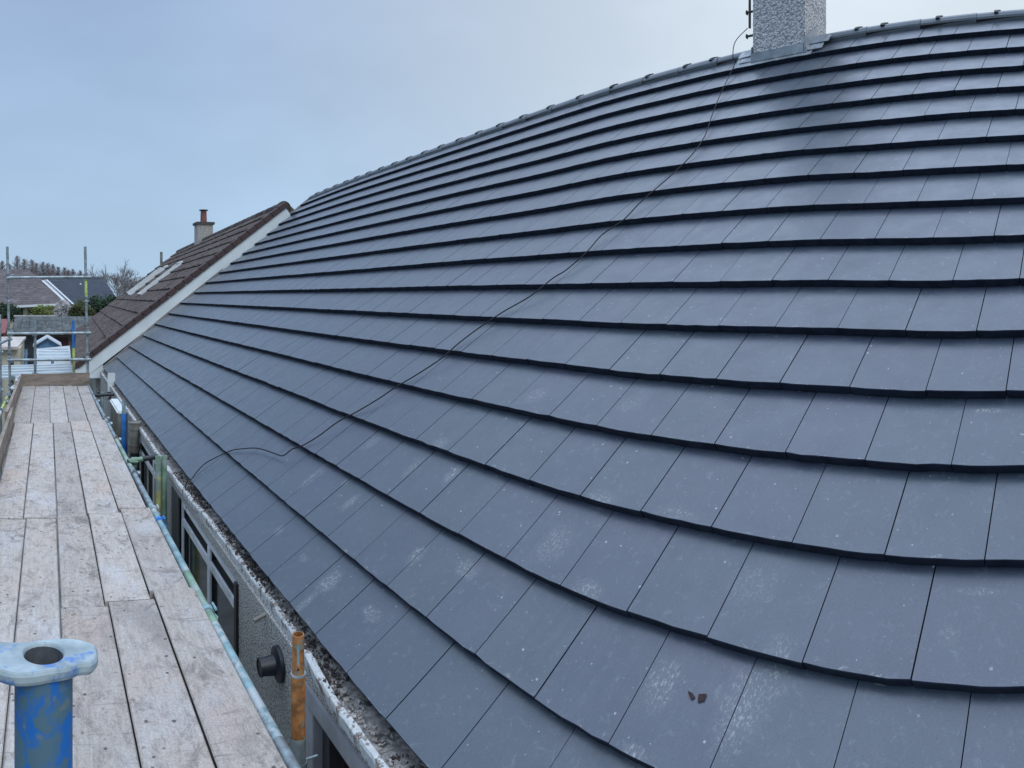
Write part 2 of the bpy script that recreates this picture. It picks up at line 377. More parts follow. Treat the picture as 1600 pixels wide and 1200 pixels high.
def tilemat():
    n = NT('slate_grey_concrete_tile')
    uv = n.new('ShaderNodeUVMap').outputs[0]
    tr = n.new('ShaderNodeAttribute', attribute_name='tr').outputs['Fac']
    def uvm(sx, sy, off=None):
        m = n.new('ShaderNodeMapping'); m.inputs['Scale'].default_value = (sx, sy, 1); n.put(m.inputs[0], uv)
        if off is not None: n.put(m.inputs['Location'], off)
        return m.outputs[0]
    n.b.inputs['Coat Weight'].default_value = .4; n.b.inputs['Coat Roughness'].default_value = .38
    offc = n.new('ShaderNodeCombineXYZ'); n.put(offc.inputs[0], n.math('MULTIPLY', tr, 53.0)); n.put(offc.inputs[1], n.math('MULTIPLY', tr, 17.0))
    per = uvm(1, 1, offc.outputs[0])
    c = n.mix(tr, TILE_A, TILE_B)
    fr = n.math('FRACT', n.math('MULTIPLY', tr, 7.13))
    c = n.mix(n.mr(fr, .2, .9, 0, .75), c, TILE_C)
    # soft mottling inside each tile
    c = n.mix(n.mr(n.noise(per, 5, 5, .6, .3), .35, .7, 0, .45), c, TILE_D)
    c = n.mix(n.mr(n.noise(uvm(1, 1), 1.1, 3), .35, .65, 0, .35), c, TILE_C)
    # fine pits
    pit = n.noise(per, 95, 3, .7)
    c = n.mix(n.mr(pit, .56, .68, 0, .55), c, (.032, .038, .05))
    c = n.mix(n.mr(n.noise(uvm(120, 420), 1.0, 4, .7), .48, .72, 0, .45), c, (.13, .15, .18))
    c = n.mix(n.mr(n.noise(per, 30, 6, .75, .6), .54, .7, 0, .4), c, (.15, .18, .21))
    wv = n.noise(uvm(300, 300), 1.0, 2)
    for sc_, r0, r1, seed_, cA, gA in ((17, .035, .10, 3, (.36, .39, .41), .54), (9, .012, .045, 9, (.42, .44, .45), .5), (31, .03, .10, 5, (.03, .034, .042), .5)):
        q = uvm(1, 1.0 + seed_ * .013)
        dd = n.voro(q, sc_, dim='2D'); cc_ = n.new('ShaderNodeSeparateColor'); n.put(cc_.inputs[0], n.voro(q, sc_, 'Color', dim='2D'))
        rad = n.math('ADD', n.math('MULTIPLY', n.math('POWER', cc_.outputs[0], 3.0), r1 - r0), r0)
        inside = n.mr(n.math('DIVIDE', n.math('ADD', dd, n.math('MULTIPLY', n.math('SUBTRACT', wv, .5), .12)), rad), .7, 1.1, .75, 0)
        keep = n.math('GREATER_THAN', cc_.outputs[1], .62)
        c = n.mix(n.math('MULTIPLY', n.math('MULTIPLY', inside, keep), n.mr(n.noise(uvm(2.5, 2.5), float(seed_), 3), gA - .04, gA + .06)), c, cA)
    # pale lime scuffs: a broad thin haze and local scraped patches
    fine = n.noise(uvm(60, 34), 1.0, 5, .75, .8)
    spk = n.mr(fine, .56, .68)
    veil = n.mr(n.noise(uvm(2.4, 4.0), 1.0, 5, .65, .5), .58, .72)
    amt = n.math('MULTIPLY', n.math('MULTIPLY', veil, spk), .34)
    m = None
    sx = n.new('ShaderNodeSeparateXYZ'); n.put(sx.inputs[0], uv)
    wob = n.noise(uvm(9, 9), 1.0, 3)
    for (py, pv, rx, rv, sh, k) in SCUFFS:
        du = n.math('MULTIPLY', n.math('SUBTRACT', sx.outputs[0], py), 1 / rx)
        dv0 = n.math('SUBTRACT', sx.outputs[1], pv)
        du = n.math('ADD', du, n.math('MULTIPLY', dv0, sh / rx))
        dv = n.math('MULTIPLY', dv0, 1 / rv)
        d = n.math('SQRT', n.math('ADD', n.math('MULTIPLY', du, du), n.math('MULTIPLY', dv, dv)))
        e = n.mr(n.math('ADD', d, n.math('MULTIPLY', wob, .7)), .55, 1.35, k, 0)
        m = e if m is None else n.math('MAXIMUM', m, e)
    spk2 = n.mr(n.noise(uvm(120, 62), 1.0, 5, .8, .5), .51, .63)
    amt = n.math('MAXIMUM', amt, n.math('MULTIPLY', m, n.math('ADD', n.math('MULTIPLY', spk2, .9), .08)))
    # crumbs of lime held on the lower edge of each course
    edge = n.math('FRACT', n.math('MULTIPLY', n.math('ADD', sx.outputs[1], 3.4), 1 / GA))
    ed = n.math('MULTIPLY', n.mr(edge, .0, .09, 1, 0), n.mr(n.noise(uvm(22, 30), 1.0, 5, .75), .58, .68))
    amt = n.math('MAXIMUM', amt, n.math('MULTIPLY', ed, .6))
    c = n.mix(amt, c, (.38, .39, .365))
    n.bump(n.math('ADD', n.math('MULTIPLY', pit, .5), n.noise(per, 22, 5)), .11, .004)
    return n.out(c, n.mr(n.noise(per, 7, 4), .3, .7, .28, .42), 0, .75)
TILE_A, TILE_B, TILE_C, TILE_D = (.038, .050, .074), (.046, .056, .087), (.039, .061, .077), (.058, .073, .101)
SC = [(487, 738, .05, .15, .9), (542, 780, .05, .09, 1), (702, 733, .05, .09, 1), (575, 687, .06, .08, .6), (685, 692, .07, .06, .7),
      (640, 728, .05, .10, .6), (510, 903, .075, .09, 1), (478, 938, .035, .10, .8), (575, 952, .09, .05, .7), (722, 880, .09, .06, .8), (645, 864, .05, .07, .8),
      (535, 745, .03, .05, .8), (865, 845, .1, .12, .55), (918, 922, .09, .05, .6), (936, 778, .1, .05, .6), (1060, 800, .12, .05, .45),
      (1028, 1064, .08, .10, .7), (1150, 1100, .09, .16, .6), (1205, 1050, .06, .14, .5), (1545, 632, .09, .02, .8), (1535, 915, .10, .02, .5),
      (990, 1182, .06, .04, .8), (432, 823, .05, .05, .8), (470, 868, .06, .03, .5), (835, 615, .09, .08, .5), (985, 625, .1, .08, .3), (1170, 905, .12, .10, .25), (1480, 985, .05, .05, .35)]
SCUFFS = []
for (px, py, rx, rv, k) in SC:
    Y, v = onroof(px, py); SCUFFS.append((Y, v, rx, rv, 0.0, k))
TILE = tilemat()
NOSE = simple('tile_front_edge', (.018, .025, .042), .8, .3, 20, .4, 60, 0, (.12, .13, .14), 55, (.66, .74), spec=.2)  # own dark colour, deepened to take in the shadow gap below each nose
RIDGE = simple('grey_ridge_tile', (.115, .135, .155), .38, .15, 6, .1, 60)

rf = MB(); tr = []; uvs = []
def rv_(Y, v, h): rf.v.append(tuple(RP(Y, v, h))); uvs.append((Y, v)); return len(rf.v) - 1
def quad(a, b, c, d, mi): rf.f.append((a, b, c, d)); rf.mi.append(mi); rf.sm.append(False)
for n in range(-1, 16):
    row = 16 - n
    ph = .13 if row % 2 else .13 - TW / 2
    k0 = math.floor((Y0 - ph) / TW)
    y = ph + k0 * TW
    cnt = 0
    while y < Y1 - .02:
        g = random.choice((.0012, .0016, .0022, .003))
        a, b = max(y, Y0) + g, min(y + TW, Y1) - g
        y += TW
        if b - a < .04: continue
        rr = random.random(); start = len(rf.v)
        jv = random.gauss(0, .0009); jh = random.uniform(-.0004, .0011); tl = random.uniform(-.0008, .0008)
        va = n * GA; vb = min((n + 1) * GA + .02, NR * GA + .06)
        cols = []
        m = 5
        for k in range(m + 1):
            t = k / m; Y = a + (b - a) * t; hh = jh + tl * (t - .5); e = jv + random.gauss(0, .0011) - (.0018 if k in (0, m) else 0) * -1
            cols.append([rv_(Y, va + e + .001, hh - TT + .0005), rv_(Y, va + e, hh - .0035), rv_(Y, va + e + .0025, hh), rv_(Y, vb, hh - TT * (vb - va) / GA - .001)])
        for k in range(m):
            A, B = cols[k], cols[k + 1]
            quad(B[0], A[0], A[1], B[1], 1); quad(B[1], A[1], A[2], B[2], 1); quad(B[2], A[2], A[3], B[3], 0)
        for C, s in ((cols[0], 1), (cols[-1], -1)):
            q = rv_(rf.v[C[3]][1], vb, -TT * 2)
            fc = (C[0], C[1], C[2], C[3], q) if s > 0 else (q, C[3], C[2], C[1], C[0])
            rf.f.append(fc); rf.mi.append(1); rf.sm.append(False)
        tr += [rr] * (len(rf.v) - start)
rf.attr = tr; rf.uv = uvs
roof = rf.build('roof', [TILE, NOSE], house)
# underlay beneath the joints, and the rear slope
ub = MB(); ny = 33; nv = 18
for i in range(ny):
    Y = Y0 + .01 + (Y1 - Y0 - .02) * i / (ny - 1)
    for j in range(nv): ub.v.append(tuple(RP(Y, -GA + .03 + ((NR + .95) * GA) * j / (nv - 1), -TT * 2 - .004)))
for i in range(ny - 1):
    for j in range(nv - 1):
        a = i * nv + j; ub.f.append((a, a + nv, a + nv + 1, a + 1)); ub.mi.append(0); ub.sm.append(False)
ub.build('roof_underlay', GASKET, roof)
XR = X16 + 16.15 * GA * CA                        # ridge line
ZR = Z16 + 16.15 * GA * SA
bk = MB()
for n in range(18):
    w0, w1 = n * GA - .06, (n + 1) * GA
    for (h0, h1) in ((0, -TT),):
        def BP(Y, w, h): return (XR + w * CA + h * SA, Y, ZR - .20 - w * SA + h * CA)
        bk.hexa([BP(Y0, w0, -.05), BP(Y0, w1, -.03), BP(Y1, w1, -.03), BP(Y1, w0, -.05), BP(Y0, w0, -TT), BP(Y0, w1, 0), BP(Y1, w1, 0), BP(Y1, w0, -TT)])
bk.build('rear_roof', NOSE, house)

# ridge: half round dry ridge tiles with clips
def ridgepoint(Y, ang, r):
    c = RP(Y, 16.15 * GA); 
    return Vector((XR - math.cos(ang) * r * 1.08, Y, c.z - .10 + math.sin(ang) * r * .78))
def ridge_run(ya, yb, mb):
    N = max(1, round((yb - ya) / .47)); prof = [R(q) for q in (-28, -12, 8, 30, 52, 75, 90, 105, 128, 150, 172, 192, 208)]
    for k in range(N):
        a = ya + (yb - ya) * k / N; b = ya + (yb - ya) * (k + 1) / N
        vs = []; fs = []; m = len(prof); jr = random.uniform(-.002, .002)
        secs = [(a, .102), (b - .003, .098 + jr)]
        for (yy, r) in secs:
            vs += [ridgepoint(yy, t, r + .004) for t in prof] + [ridgepoint(yy, t, r - .014) for t in prof]
        for i in range(m - 1):
            fs += [(i, i + 1, 2 * m + i + 1, 2 * m + i), (m + i + 1, m + i, 3 * m + i, 3 * m + i + 1), (i + 1, i, m + i, m + i + 1), (2 * m + i, 2 * m + i + 1, 3 * m + i + 1, 3 * m + i)]
        fs += [(0, 2 * m, 3 * m, m), (m - 1, 2 * m - 1, 4 * m - 1, 3 * m - 1)]
        mb.add(vs, fs, False)
YC0, YC1 = 2.381, 2.898
for ya, yb in ((Y0, YC0 - .03), (YC1 + .03, Y1 + .02)): rd = MB(); ridge_run(ya, yb, rd); rd.build('ridge', RIDGE, roof)
                                         # ventilated roll under the ridge edge, coloured black for the shadow gap there
for ya, yb in ((Y0, YC0 - .02), (YC1 + .02, Y1)):
    rb = MB()
    N = 120
    for k in range(N):
        a = ya + (yb - ya) * k / N; b = ya + (yb - ya) * (k + 1) / N
        q = [RP(a, 15.70 * GA, -.03), RP(b, 15.70 * GA, -.03), RP(b, 15.95 * GA, -.03), RP(a, 15.95 * GA, -.03), RP(a, 15.71 * GA, -.002), RP(b, 15.71 * GA, -.002), RP(b, 15.86 * GA, .002), RP(a, 15.86 * GA, .002)]
        rb.hexa([tuple(v) for v in q])
    rb.build('ridge_vent_roll', GASKET, roof)
clipY = [XR * 1 / math.tan((px - XV) / F) for px in (1559, 1469, 1384, 1344, 1119, 1078, 1019, 964, 911, 865, 822)]
while clipY[-1] < 12.4: clipY.append(clipY[-1] + .46)
for Y in clipY + [.2, -.27]:
    c = MB(); pr = [R(q) for q in (26, 40, 60, 75, 90, 105)]
    vs = [ridgepoint(Y + dy, t, r) for dy in (-.017, .017) for r in (.104, .119) for t in pr]; m = len(pr); fs = []
    for i in range(m - 1):
        fs += [(m + i, m + i + 1, 3 * m + i + 1, 3 * m + i), (i, i + 1, m + i + 1, m + i), (3 * m + i, 3 * m + i + 1, 2 * m + i + 1, 2 * m + i), (2 * m + i, 2 * m + i + 1, i + 1, i)]
    fs += [(0, m, 3 * m, 2 * m), (m - 1, 3 * m - 1, 4 * m - 1, 2 * m - 1 + 0)][:1]
    c.add(vs, fs)
    p = ridgepoint(Y, R(36), .112); c.tube(p - Vector((0, .012, 0)), p + Vector((0, .012, 0)), .008, seg=8, hollow=False); p = ridgepoint(Y, R(82), .113); c.tube(p - Vector((0, .028, 0)), p + Vector((0, .028, 0)), .011, seg=8, hollow=False)
    c.build('ridge_clip', BLACKP, roof)

# verge strip next door's bargeboard
vg = MB()
N = 40
for k in range(N):
    va, vb = -GA + .0 + (17.1 * GA) * k / N, -GA + (17.1 * GA) * (k + 1) / N
    q = [(RP(Y1 + .002, va, -.075)), RP(Y1 + .05, va, -.075), RP(Y1 + .05, vb, -.075), RP(Y1 + .002, vb, -.075), RP(Y1 + .002, va, .002), RP(Y1 + .05, va, .002), RP(Y1 + .05, vb, .002), RP(Y1 + .002, vb, .002)]
    vg.hexa([tuple(v) for v in q])
vg.build('verge_strip', TAUPE, roof)

# mud smears on one tile near the eye
for nm, poly in (('wedge', [(1070, 1074), (1077, 1077), (1082, 1084), (1076, 1089), (1073, 1083)]), ('wedge', [(1087, 1079), (1100, 1078), (1096, 1090), (1086, 1093)])):
    mb = MB(); vs = []
    for px, py in poly: Y, v = onroof(px, py); nn = v / GA - math.floor(v / GA); vs.append(RP(Y, v, -TT * nn + .0035))
    lo = [RP(p.y, (p.x - X16) / CA, -TT * .5 - .002) for p in vs]
    k = len(vs)
    mb.add(vs, [tuple(range(k))])
    mb.build('mud_smear', simple('dried_mud', (.035, .018, .015), .9, .4, 40, .3, 60), roof)

# ------------------------------------------------------------------ front wall and its openings
XW = 1.05
def wy(px): return XW / math.tan((px - XV) / F)
ops = []    # (y0, y1, z0, z1)
yd0, yd1 = 1.05, wy(478)
w1a, w1b = wy(373), wy(281)
w2a, w2b = 6.05, 7.55
ops += [(yd0, yd1, -3.62, -1.625), (w1a, w1b, -2.85, -1.60), (w2a, w2b, -2.85, -1.60)]
ZT = -1.545; ZG = -CZ
wl_ = MB(); ys = sorted([Y0 + .05, Y1 - .05] + [q for o in ops for q in o[:2]])
def wallbox(a, b, z0, z1):
    N = max(1, int((b - a) / .8))
    for k in range(N):
        p, q = a + (b - a) * k / N, a + (b - a) * (k + 1) / N
        zp, zq = (z1 + EY(p), z1 + EY(q)) if z1 == ZT else (z1, z1)
        wl_.hexa([(XW, p, z0), (XW + .25, p, z0), (XW + .25, q, z0), (XW, q, z0), (XW, p, zp), (XW + .25, p, zp), (XW + .25, q, zq), (XW, q, zq)])
for a, b in zip(ys, ys[1:]):
    o = [o for o in ops if o[0] <= a + 1e-6 and o[1] >= b - 1e-6]
    if o: wallbox(a, b, ZG, o[0][2]); wallbox(a, b, o[0][3], ZT)
    else: wallbox(a, b, ZG, ZT)
wl_.build('wall', ROUGH, house)
# gable and rear walls
gw = MB(); XB = XR + 17.2 * GA * CA
for ya, yb in ((Y0 + .05, Y0 + .3), (Y1 - .3, Y1 - .05)):
    p = [(XW + .25, ZG), (XB - .3, ZG), (XB - .3, -1.5), (XR, ZR - .25), (XW + .25, -1.5)]
    gw.add([(x, ya, z) for x, z in p] + [(x, yb, z) for x, z in p], [(0, 1, 2, 3, 4), (9, 8, 7, 6, 5)] + [(i, 5 + i, 5 + (i + 1) % 5, (i + 1) % 5) for i in range(5)])
gw.box((XB - .55, Y0 + .3, ZG), (XB - .302, Y1 - .3, -1.5))
gw.build('gable_wall', ROUGH, house)

# wall head: old mortar ledge with a flaking white edge board
def LX(Y):
    K = ((-3, -.03), (1.2, -.032), (2.13, -.018), (2.8, .028), (3.8, .028), (5.3, -.010), (8.5, 0), (14, 0))
    for (a, p), (b, q) in zip(K, K[1:]):
        if a <= Y <= b: t = (Y - a) / (b - a); t = t * t * (3 - 2 * t); return p + (q - p) * t
    return 0
lg = MB(); ed = MB(); N = 700
xs = [1.062, 1.075, 1.095, 1.12, 1.16, 1.25]
for i in range(N + 1):
    Y = Y0 + .05 + (Y1 - Y0 - .1) * i / N
    for j, x in enumerate(xs):
        z = -1.507 + EY(Y) + noise.noise((Y * 9, x * 30, 0)) * .007 + (0, .002, .006, .012, .018, .02)[j]
        lg.v.append((x + (LX(Y) if j < 3 else 0), Y, z))
for i in range(N):
    for j in range(len(xs) - 1):
        a = i * len(xs) + j; lg.f.append((a, a + 1, a + 1 + len(xs), a + len(xs))); lg.mi.append(0); lg.sm.append(True)
lg.build('wall_head', MORTAR, house)
for i in range(N + 1):
    Y = Y0 + .05 + (Y1 - Y0 - .1) * i / N; e = EY(Y)
    j1, j2 = noise.noise((Y * 3.1, 5, 0)) * .006 + noise.noise((Y * 25, 5, 0)) * .004, noise.noise((Y * 7, 9, 0)) * .006 + noise.noise((Y * 31, 2, 0)) * .004
    for (x, z) in ((1.064, -1.545), (1.041 + j1, -1.545), (1.038 + j1, -1.507 + j2), (1.043 + j2, -1.498 + j1), (1.064, -1.497 + j2)): ed.v.append((x + LX(Y), Y, z + e))
for i in range(N):
    for j in range(4):
        a = i * 5 + j; ed.f.append((a, a + 5, a + 6, a + 1)); ed.mi.append(0); ed.sm.append(False)
ed.build('edge_board', PAINTW, house)

def frame(parent, y0, y1, z0, z1, x, t=.055, d=.06, mat=UPVC, nm='window_frame'):
    m = MB()
    m.box((x, y0, z0), (x + d, y0 + t, z1)); m.box((x, y1 - t, z0), (x + d, y1, z1))
    m.box((x, y0 + t, z1 - t), (x + d, y1 - t, z1)); m.box((x, y0 + t, z0), (x + d, y1 - t, z0 + t))
    return m
def window(y0, y1, z0, z1, ztr, muls, x=XW + .012):
    w = tag(empty('window', None, None), None, None); w.parent = house
    m = frame(w, y0, y1, z0, z1, x)
    m.box((x + .001, y0 + .055, ztr - .03), (x + .061, y1 - .055, ztr + .03))
    for q in muls: m.box((x - .001, q - .035, z0 + .055), (x + .059, q + .035, z1 - .055))
    fo = m.build('window_frame', UPVC, w, bevel=.004)
    g = MB(); g.box((x + .03, y0 + .05, z0 + .05), (x + .036, y1 - .05, z1 - .05)); g.build('pane', PANE, w)
    gk = MB(); ed_ = [y0 + .055] + [v for q in muls for v in (q - .035, q + .035)] + [y1 - .055]
    for a, b in zip(ed_[::2], ed_[1::2]):
        for (c, e) in ((z0 + .055, ztr - .03), (ztr + .03, z1 - .055)):
            t = .010; X0, X1 = x + .012, x + .03
            gk.box((X0, a, c), (X1, a + t, e)); gk.box((X0, b - t, c), (X1, b, e)); gk.box((X0, a + t, c), (X1, b - t, c + t)); gk.box((X0, a + t, e - t), (X1, b - t, e))
    gk.build('gasket', GASKET, w)
    return w
w = window(w1a + .06, w1b, -2.85, -1.605, -1.775, [wy(323)])
for a, b in ((w1a + .14, wy(323) - .06), (wy(323) + .06, w1b - .08)):
    v = MB(); v.box((XW + .016, a + .06, -1.655), (XW + .04, b - .15, -1.640)); v.build('trickle_vent', UPVC, w)
window(w2a, w2b, -2.85, -1.605, -1.78, [6.55])
# dark cladding post beside the windows, black joint strip where window meets wall
c = MB(); c.box((XW - .012, w1b + .0, -3.3), (XW + .06, w1b + .30, -1.60)); c.build('dark_cladding', DARKP, house)
c = MB(); c.box((XW - .016, w1a + .0, -3.0), (XW + .03, w1a + .045, -1.60)); c.build('black_trim', GASKET, house)
c = MB(); c.box((XW - .01, w2b, -3.3), (XW + .05, w2b + .35, -1.60)); c.build('dark_cladding', DARKP, house)
# door
d = empty('door', None, None); d.parent = house
m = MB(); x = XW - .01
m.box((x, yd1 - .10, -3.62), (x + .10, yd1, -1.68)); m.box((x, yd0, -3.62), (x + .10, yd0 + .1, -1.68)); m.box((x - .001, yd0 - .0, -1.68), (x + .10, yd1, -1.600))
m.build('door_frame', GREYT, d, bevel=.004)
m = MB(); m.box((x + .04, yd1 - .17, -3.62), (x + .13, yd1 - .102, -1.73)); m.box((x + .04, yd0 + .102, -3.62), (x + .13, yd0 + .17, -1.73)); m.box((x + .041, yd0 + .102, -1.73), (x + .13, yd1 - .102, -1.682))
m.build('inner_frame', DARKP, d, bevel=.003)
m = MB(); m.box((x + .105, yd0 + .17, -3.6), (x + .12, yd1 - .17, -1.73))
for k in range(5): m.box((x + .098, yd0 + .2 + k * .22, -3.5), (x + .104, yd0 + .38 + k * .22, -1.8))
m.build('door_panel', REDD, d)

# flue terminal and stub on the roughcast
fY = wy(437)
f = empty('flue_terminal', None, None); f.parent = house
p = atX(437, 1037, XW)
m = MB(); m.tube((XW - .018, p.y, p.z), (XW + .01, p.y, p.z), .076, .080, 28, False); m.tube((XW - .03, p.y, p.z), (XW - .018, p.y, p.z), .048, .074, 28, False); m.build('flue_flange', BLACKP, f)
m = MB(); m.tube((XW - .095, p.y, p.z), (XW - .028, p.y, p.z), .037, .045, 24, True, .006); m.tube((XW - .10, p.y, p.z), (XW - .09, p.y, p.z), .041, .041, 24, True, .006); m.build('flue_pipe', BLACKP, f)
m = MB(); q = atX(415, 962, XW); m.tube((XW - .06, q.y + .0, q.z - .015), (XW + .01, q.y, q.z + .01), .011, seg=8, hollow=False); m.build('overflow_pipe', GREYPIPE, house)

# grey soil pipe
sp = empty('soil_pipe', None, None); sp.parent = house
ps = atX(210.5, 658, .99); Yp = ps.y
m = MB(); m.tube((.99, Yp, -1.80), (.99, Yp, -1.5), .052, seg=20, hollow=False); m.tube((.99, Yp, ZG), (.99, Yp, -1.80), .043, seg=20, hollow=False); m.build('pipe', GREYPIPE, sp)
for z in (-1.42, -1.67):
    m = MB(); m.tube((.99, Yp, z - .085), (.99, Yp, z), .064, .068, 20); m.tube((.99, Yp, z - .015), (.99, Yp, z + .003), .074, seg=20); m.build('socket_collar', GREYPIPE, sp)
m = MB(); m.tube((.99, Yp, -1.84), (.99, Yp, -1.77), .055, seg=20, hollow=False); m.build('joint_ring', BLACKP, sp)
# grey panelled box with white top further along, white gutter outlet standing on the wall head
m = MB(); pb = atX(181, 633, .96)
m.box((.93, pb.y - .6, -3.0), (1.05, pb.y + .45, pb.z - .03))
for k in range(7): m.box((.924, pb.y - .58 + k * .145, -3.0), (.930, pb.y - .5 + k * .145, pb.z - .05))
bx = m.build('meter_cupboard', GREYPIPE, house)
m = MB(); m.box((.915, pb.y - .62, pb.z - .03), (1.055, pb.y + .47, pb.z + .02)); m.build('cupboard_top', WHITEP, bx, bevel=.02)

# ------------------------------------------------------------------ chimney
ch = empty('chimney', None, None); ch.parent = house
XC0, XC1 = 5.30, 5.80; ZB = 1.75
def grid_box(mb, x0, x1, y0, y1, z0, z1, st=.02, amp=.006):
    # roughened faces so the harling has a broken outline
    def face(fn, nu, nv):
        b = len(mb.v)
        for i in range(nu + 1):
            for j in range(nv + 1): mb.v.append(fn(i / nu, j / nv))
        for i in range(nu):
            for j in range(nv):
                a = b + i * (nv + 1) + j; mb.f.append((a, a + nv + 1, a + nv + 2, a + 1)); mb.mi.append(0); mb.sm.append(False)
    def J(x, y, z, nx, ny):
        d = (noise.noise((x * 45, y * 45, z * 45)) + .5 * noise.noise((x * 100, y * 100, z * 100))) * amp
        return (x + nx * d, y + ny * d, z)
    nz_ = int((z1 - z0) / st); nx_ = int((x1 - x0) / st); ny_ = int((y1 - y0) / st)
    L = lambda a, b, t: a + (b - a) * t
    def cor(v, lo, hi): return 0 if v < 1e-6 or v > 1 - 1e-6 else 1
    face(lambda u, w: J(x0, L(y1, y0, u), L(z0, z1, w), -1 * 1, 0), ny_, nz_)
    face(lambda u, w: J(L(x0, x1, u), y0, L(z0, z1, w), 0, -1), nx_, nz_)
    face(lambda u, w: J(x1, L(y0, y1, u), L(z0, z1, w), 1, 0), ny_, nz_)
    face(lambda u, w: J(L(x1, x0, u), y1, L(z0, z1, w), 0, 1), nx_, nz_)
m = MB(); grid_box(m, XC0, XC1, YC0, YC1, ZB, 3.4); m.build('chimney_stack', HARL, ch)
m = MB(); m.box((XC0 - .05, YC0 - .05, 3.4), (XC1 + .05, YC1 + .05, 3.5)); m.build('chimney_cope', MORTAR, ch, bevel=.01)
m = MB(); m.tube(((XC0 + XC1) / 2, (YC0 + YC1) / 2, 3.5), ((XC0 + XC1) / 2, (YC0 + YC1) / 2, 3.85), .11, .09, 20, True, .015); m.build('chimney_pot', simple('clay_pot', (.30, .12, .08), .8), ch)
# lead apron: upstand on the stack, sheet dressed over the top course
m = MB(); N = 20; rows = []
def leadrow(fn):
    b = len(m.v)
    for i in range(N + 1): m.v.append(tuple(fn(i / N)))
    rows.append(b)
ya, yb = YC0 - .07, YC1 + .20
nn = lambda t, k: noise.noise((t * 7, k, 1.3)) * .006
yy = lambda t: ya + (yb - ya) * t
vface = (XC0 - X16) / CA
leadrow(lambda t: RP(yy(t), 14.98 * GA + nn(t, 9), .004 + nn(t, 1) * .4 + .002))
leadrow(lambda t: RP(yy(t), 15.1 * GA, .004 + abs(nn(t, 2))))
leadrow(lambda t: RP(yy(t), 15.4 * GA, .0 + abs(nn(t, 3)) + .01) if not YC0 - .02 < yy(t) < YC1 + .02 else Vector((min(XC0 - .012, RP(yy(t), 15.15 * GA).x), yy(t), RP(yy(t), vface, .01).z)))
leadrow(lambda t: RP(yy(t), 15.7 * GA, .015) if not YC0 - .02 < yy(t) < YC1 + .02 else Vector((XC0 - .013 - abs(nn(t, 5)) * .4, yy(t), RP(yy(t), vface).z + .085 + nn(t, 7) * .7)))
for r0, r1 in zip(rows, rows[1:]):
    for i in range(N): m.f.append((r0 + i, r1 + i, r1 + i + 1, r0 + i + 1)); m.mi.append(0); m.sm.append(False)
ap = m.build('lead_apron', LEAD, ch)
sol = ap.modifiers.new('thick', 'SOLIDIFY'); sol.thickness = .006
# folded lead at the corners
for (yc, s) in ((YC0, -1), (YC1, 1)):
    m = MB()
    for (v0, v1, d0, d1, h) in ((15.15, 15.5, .02, .16, .02), (15.4, 15.75, .05, .2, .035)):
        a, b = yc + s * d0 - s * .05, yc + s * d1
        q = [RP(a, v0 * GA, h), RP(b, (v0 + .05) * GA, h - .006), RP(b, v1 * GA, h), RP(a, v1 * GA, h + .01)]
        if s < 0: q = [q[1], q[0], q[3], q[2]]
        m.hexa([tuple(p - Vector((0, 0, .008))) for p in q] + [tuple(p) for p in q])
    x0 = XC0 + .005; z = RP(yc, vface).z
    m.hexa([(x0 - .02, yc + s * .003, z), (x0 + .25, yc + s * .003, z + .16), (x0 + .25, yc + s * .02, z + .16), (x0 - .02, yc + s * .02, z), (x0 - .02, yc + s * .003, z + .14), (x0 + .25, yc + s * .003, z + .34), (x0 + .25, yc + s * .014, z + .34), (x0 - .02, yc + s * .014, z + .14)])
    m.build('lead_soaker', LEAD, ch, bevel=.003)
# aerial bracket on the stack's far corner
m = MB(); yb_ = YC1 + .045; xb = XC0 + .02
m.tube((xb, yb_, 2.48), (xb, yb_, 3.9), .012, seg=10, hollow=False)
for z in (2.40, 2.62, 2.8, 3.1): m.box((xb - .010, YC1 - .01, z), (xb + .010, yb_ + .04, z + .014)); m.box((xb - .014, yb_ + .025, z - .012), (xb + .014, yb_ + .034, z + .026))
m.build('aerial_bracket', DARKTUBE, ch)

# loose black cable from the stack to the eave
pts = [(1150, 98), (1146, 108), (1138, 125), (1125, 152), (1112, 186), (1102, 215), (1082, 244), (1052, 274), (1020, 302), (998, 322), (975, 346), (942, 369), (917, 397), (886, 424), (865, 437), (830, 465), (790, 488), (755, 511), (720, 537), (690, 563), (652, 588), (620, 607), (595, 624), (560, 645), (530, 661), (500, 683), (475, 698), (458, 704), (444, 714), (432, 711), (415, 705), (400, 702), (380, 703), (362, 706), (340, 716), (322, 726), (309, 739), (301, 750)]
def smooth(P, k=5):
    out = []
    for i in range(len(P) - 1):
        p0, p1, p2, p3 = P[max(i - 1, 0)], P[i], P[i + 1], P[min(i + 2, len(P) - 1)]
        for j in range(k):
            t = j / k; out.append(.5 * ((2 * p1) + (p2 - p0) * t + (2 * p0 - 5 * p1 + 4 * p2 - p3) * t * t + (3 * p1 - p0 - 3 * p2 + p3) * t ** 3))
    return out + [P[-1]]
P3 = [Vector((XC0 - .03, YC1 + .04, 2.46)), Vector((XC0 - .10, YC1 + .13, 2.33)), Vector((XC0 - .09, YC1 + .16, 2.2))]
P3 += [RP(*onroof(px, py), .012) for px, py in pts]
e = P3[-1]; P3 += [e + Vector((-.03, .0, -.01)), e + Vector((-.05, 0, -.09)), e + Vector((-.03, .03, -.3))]
m = MB(); m.path(smooth(P3), .0042)
cab = m.build('loose_cable', simple('black_cable', (.006, .007, .010), .8), None)
tag(cab, 'thin black cable trailing down the tiles from the chimney to the eave', 'cable')

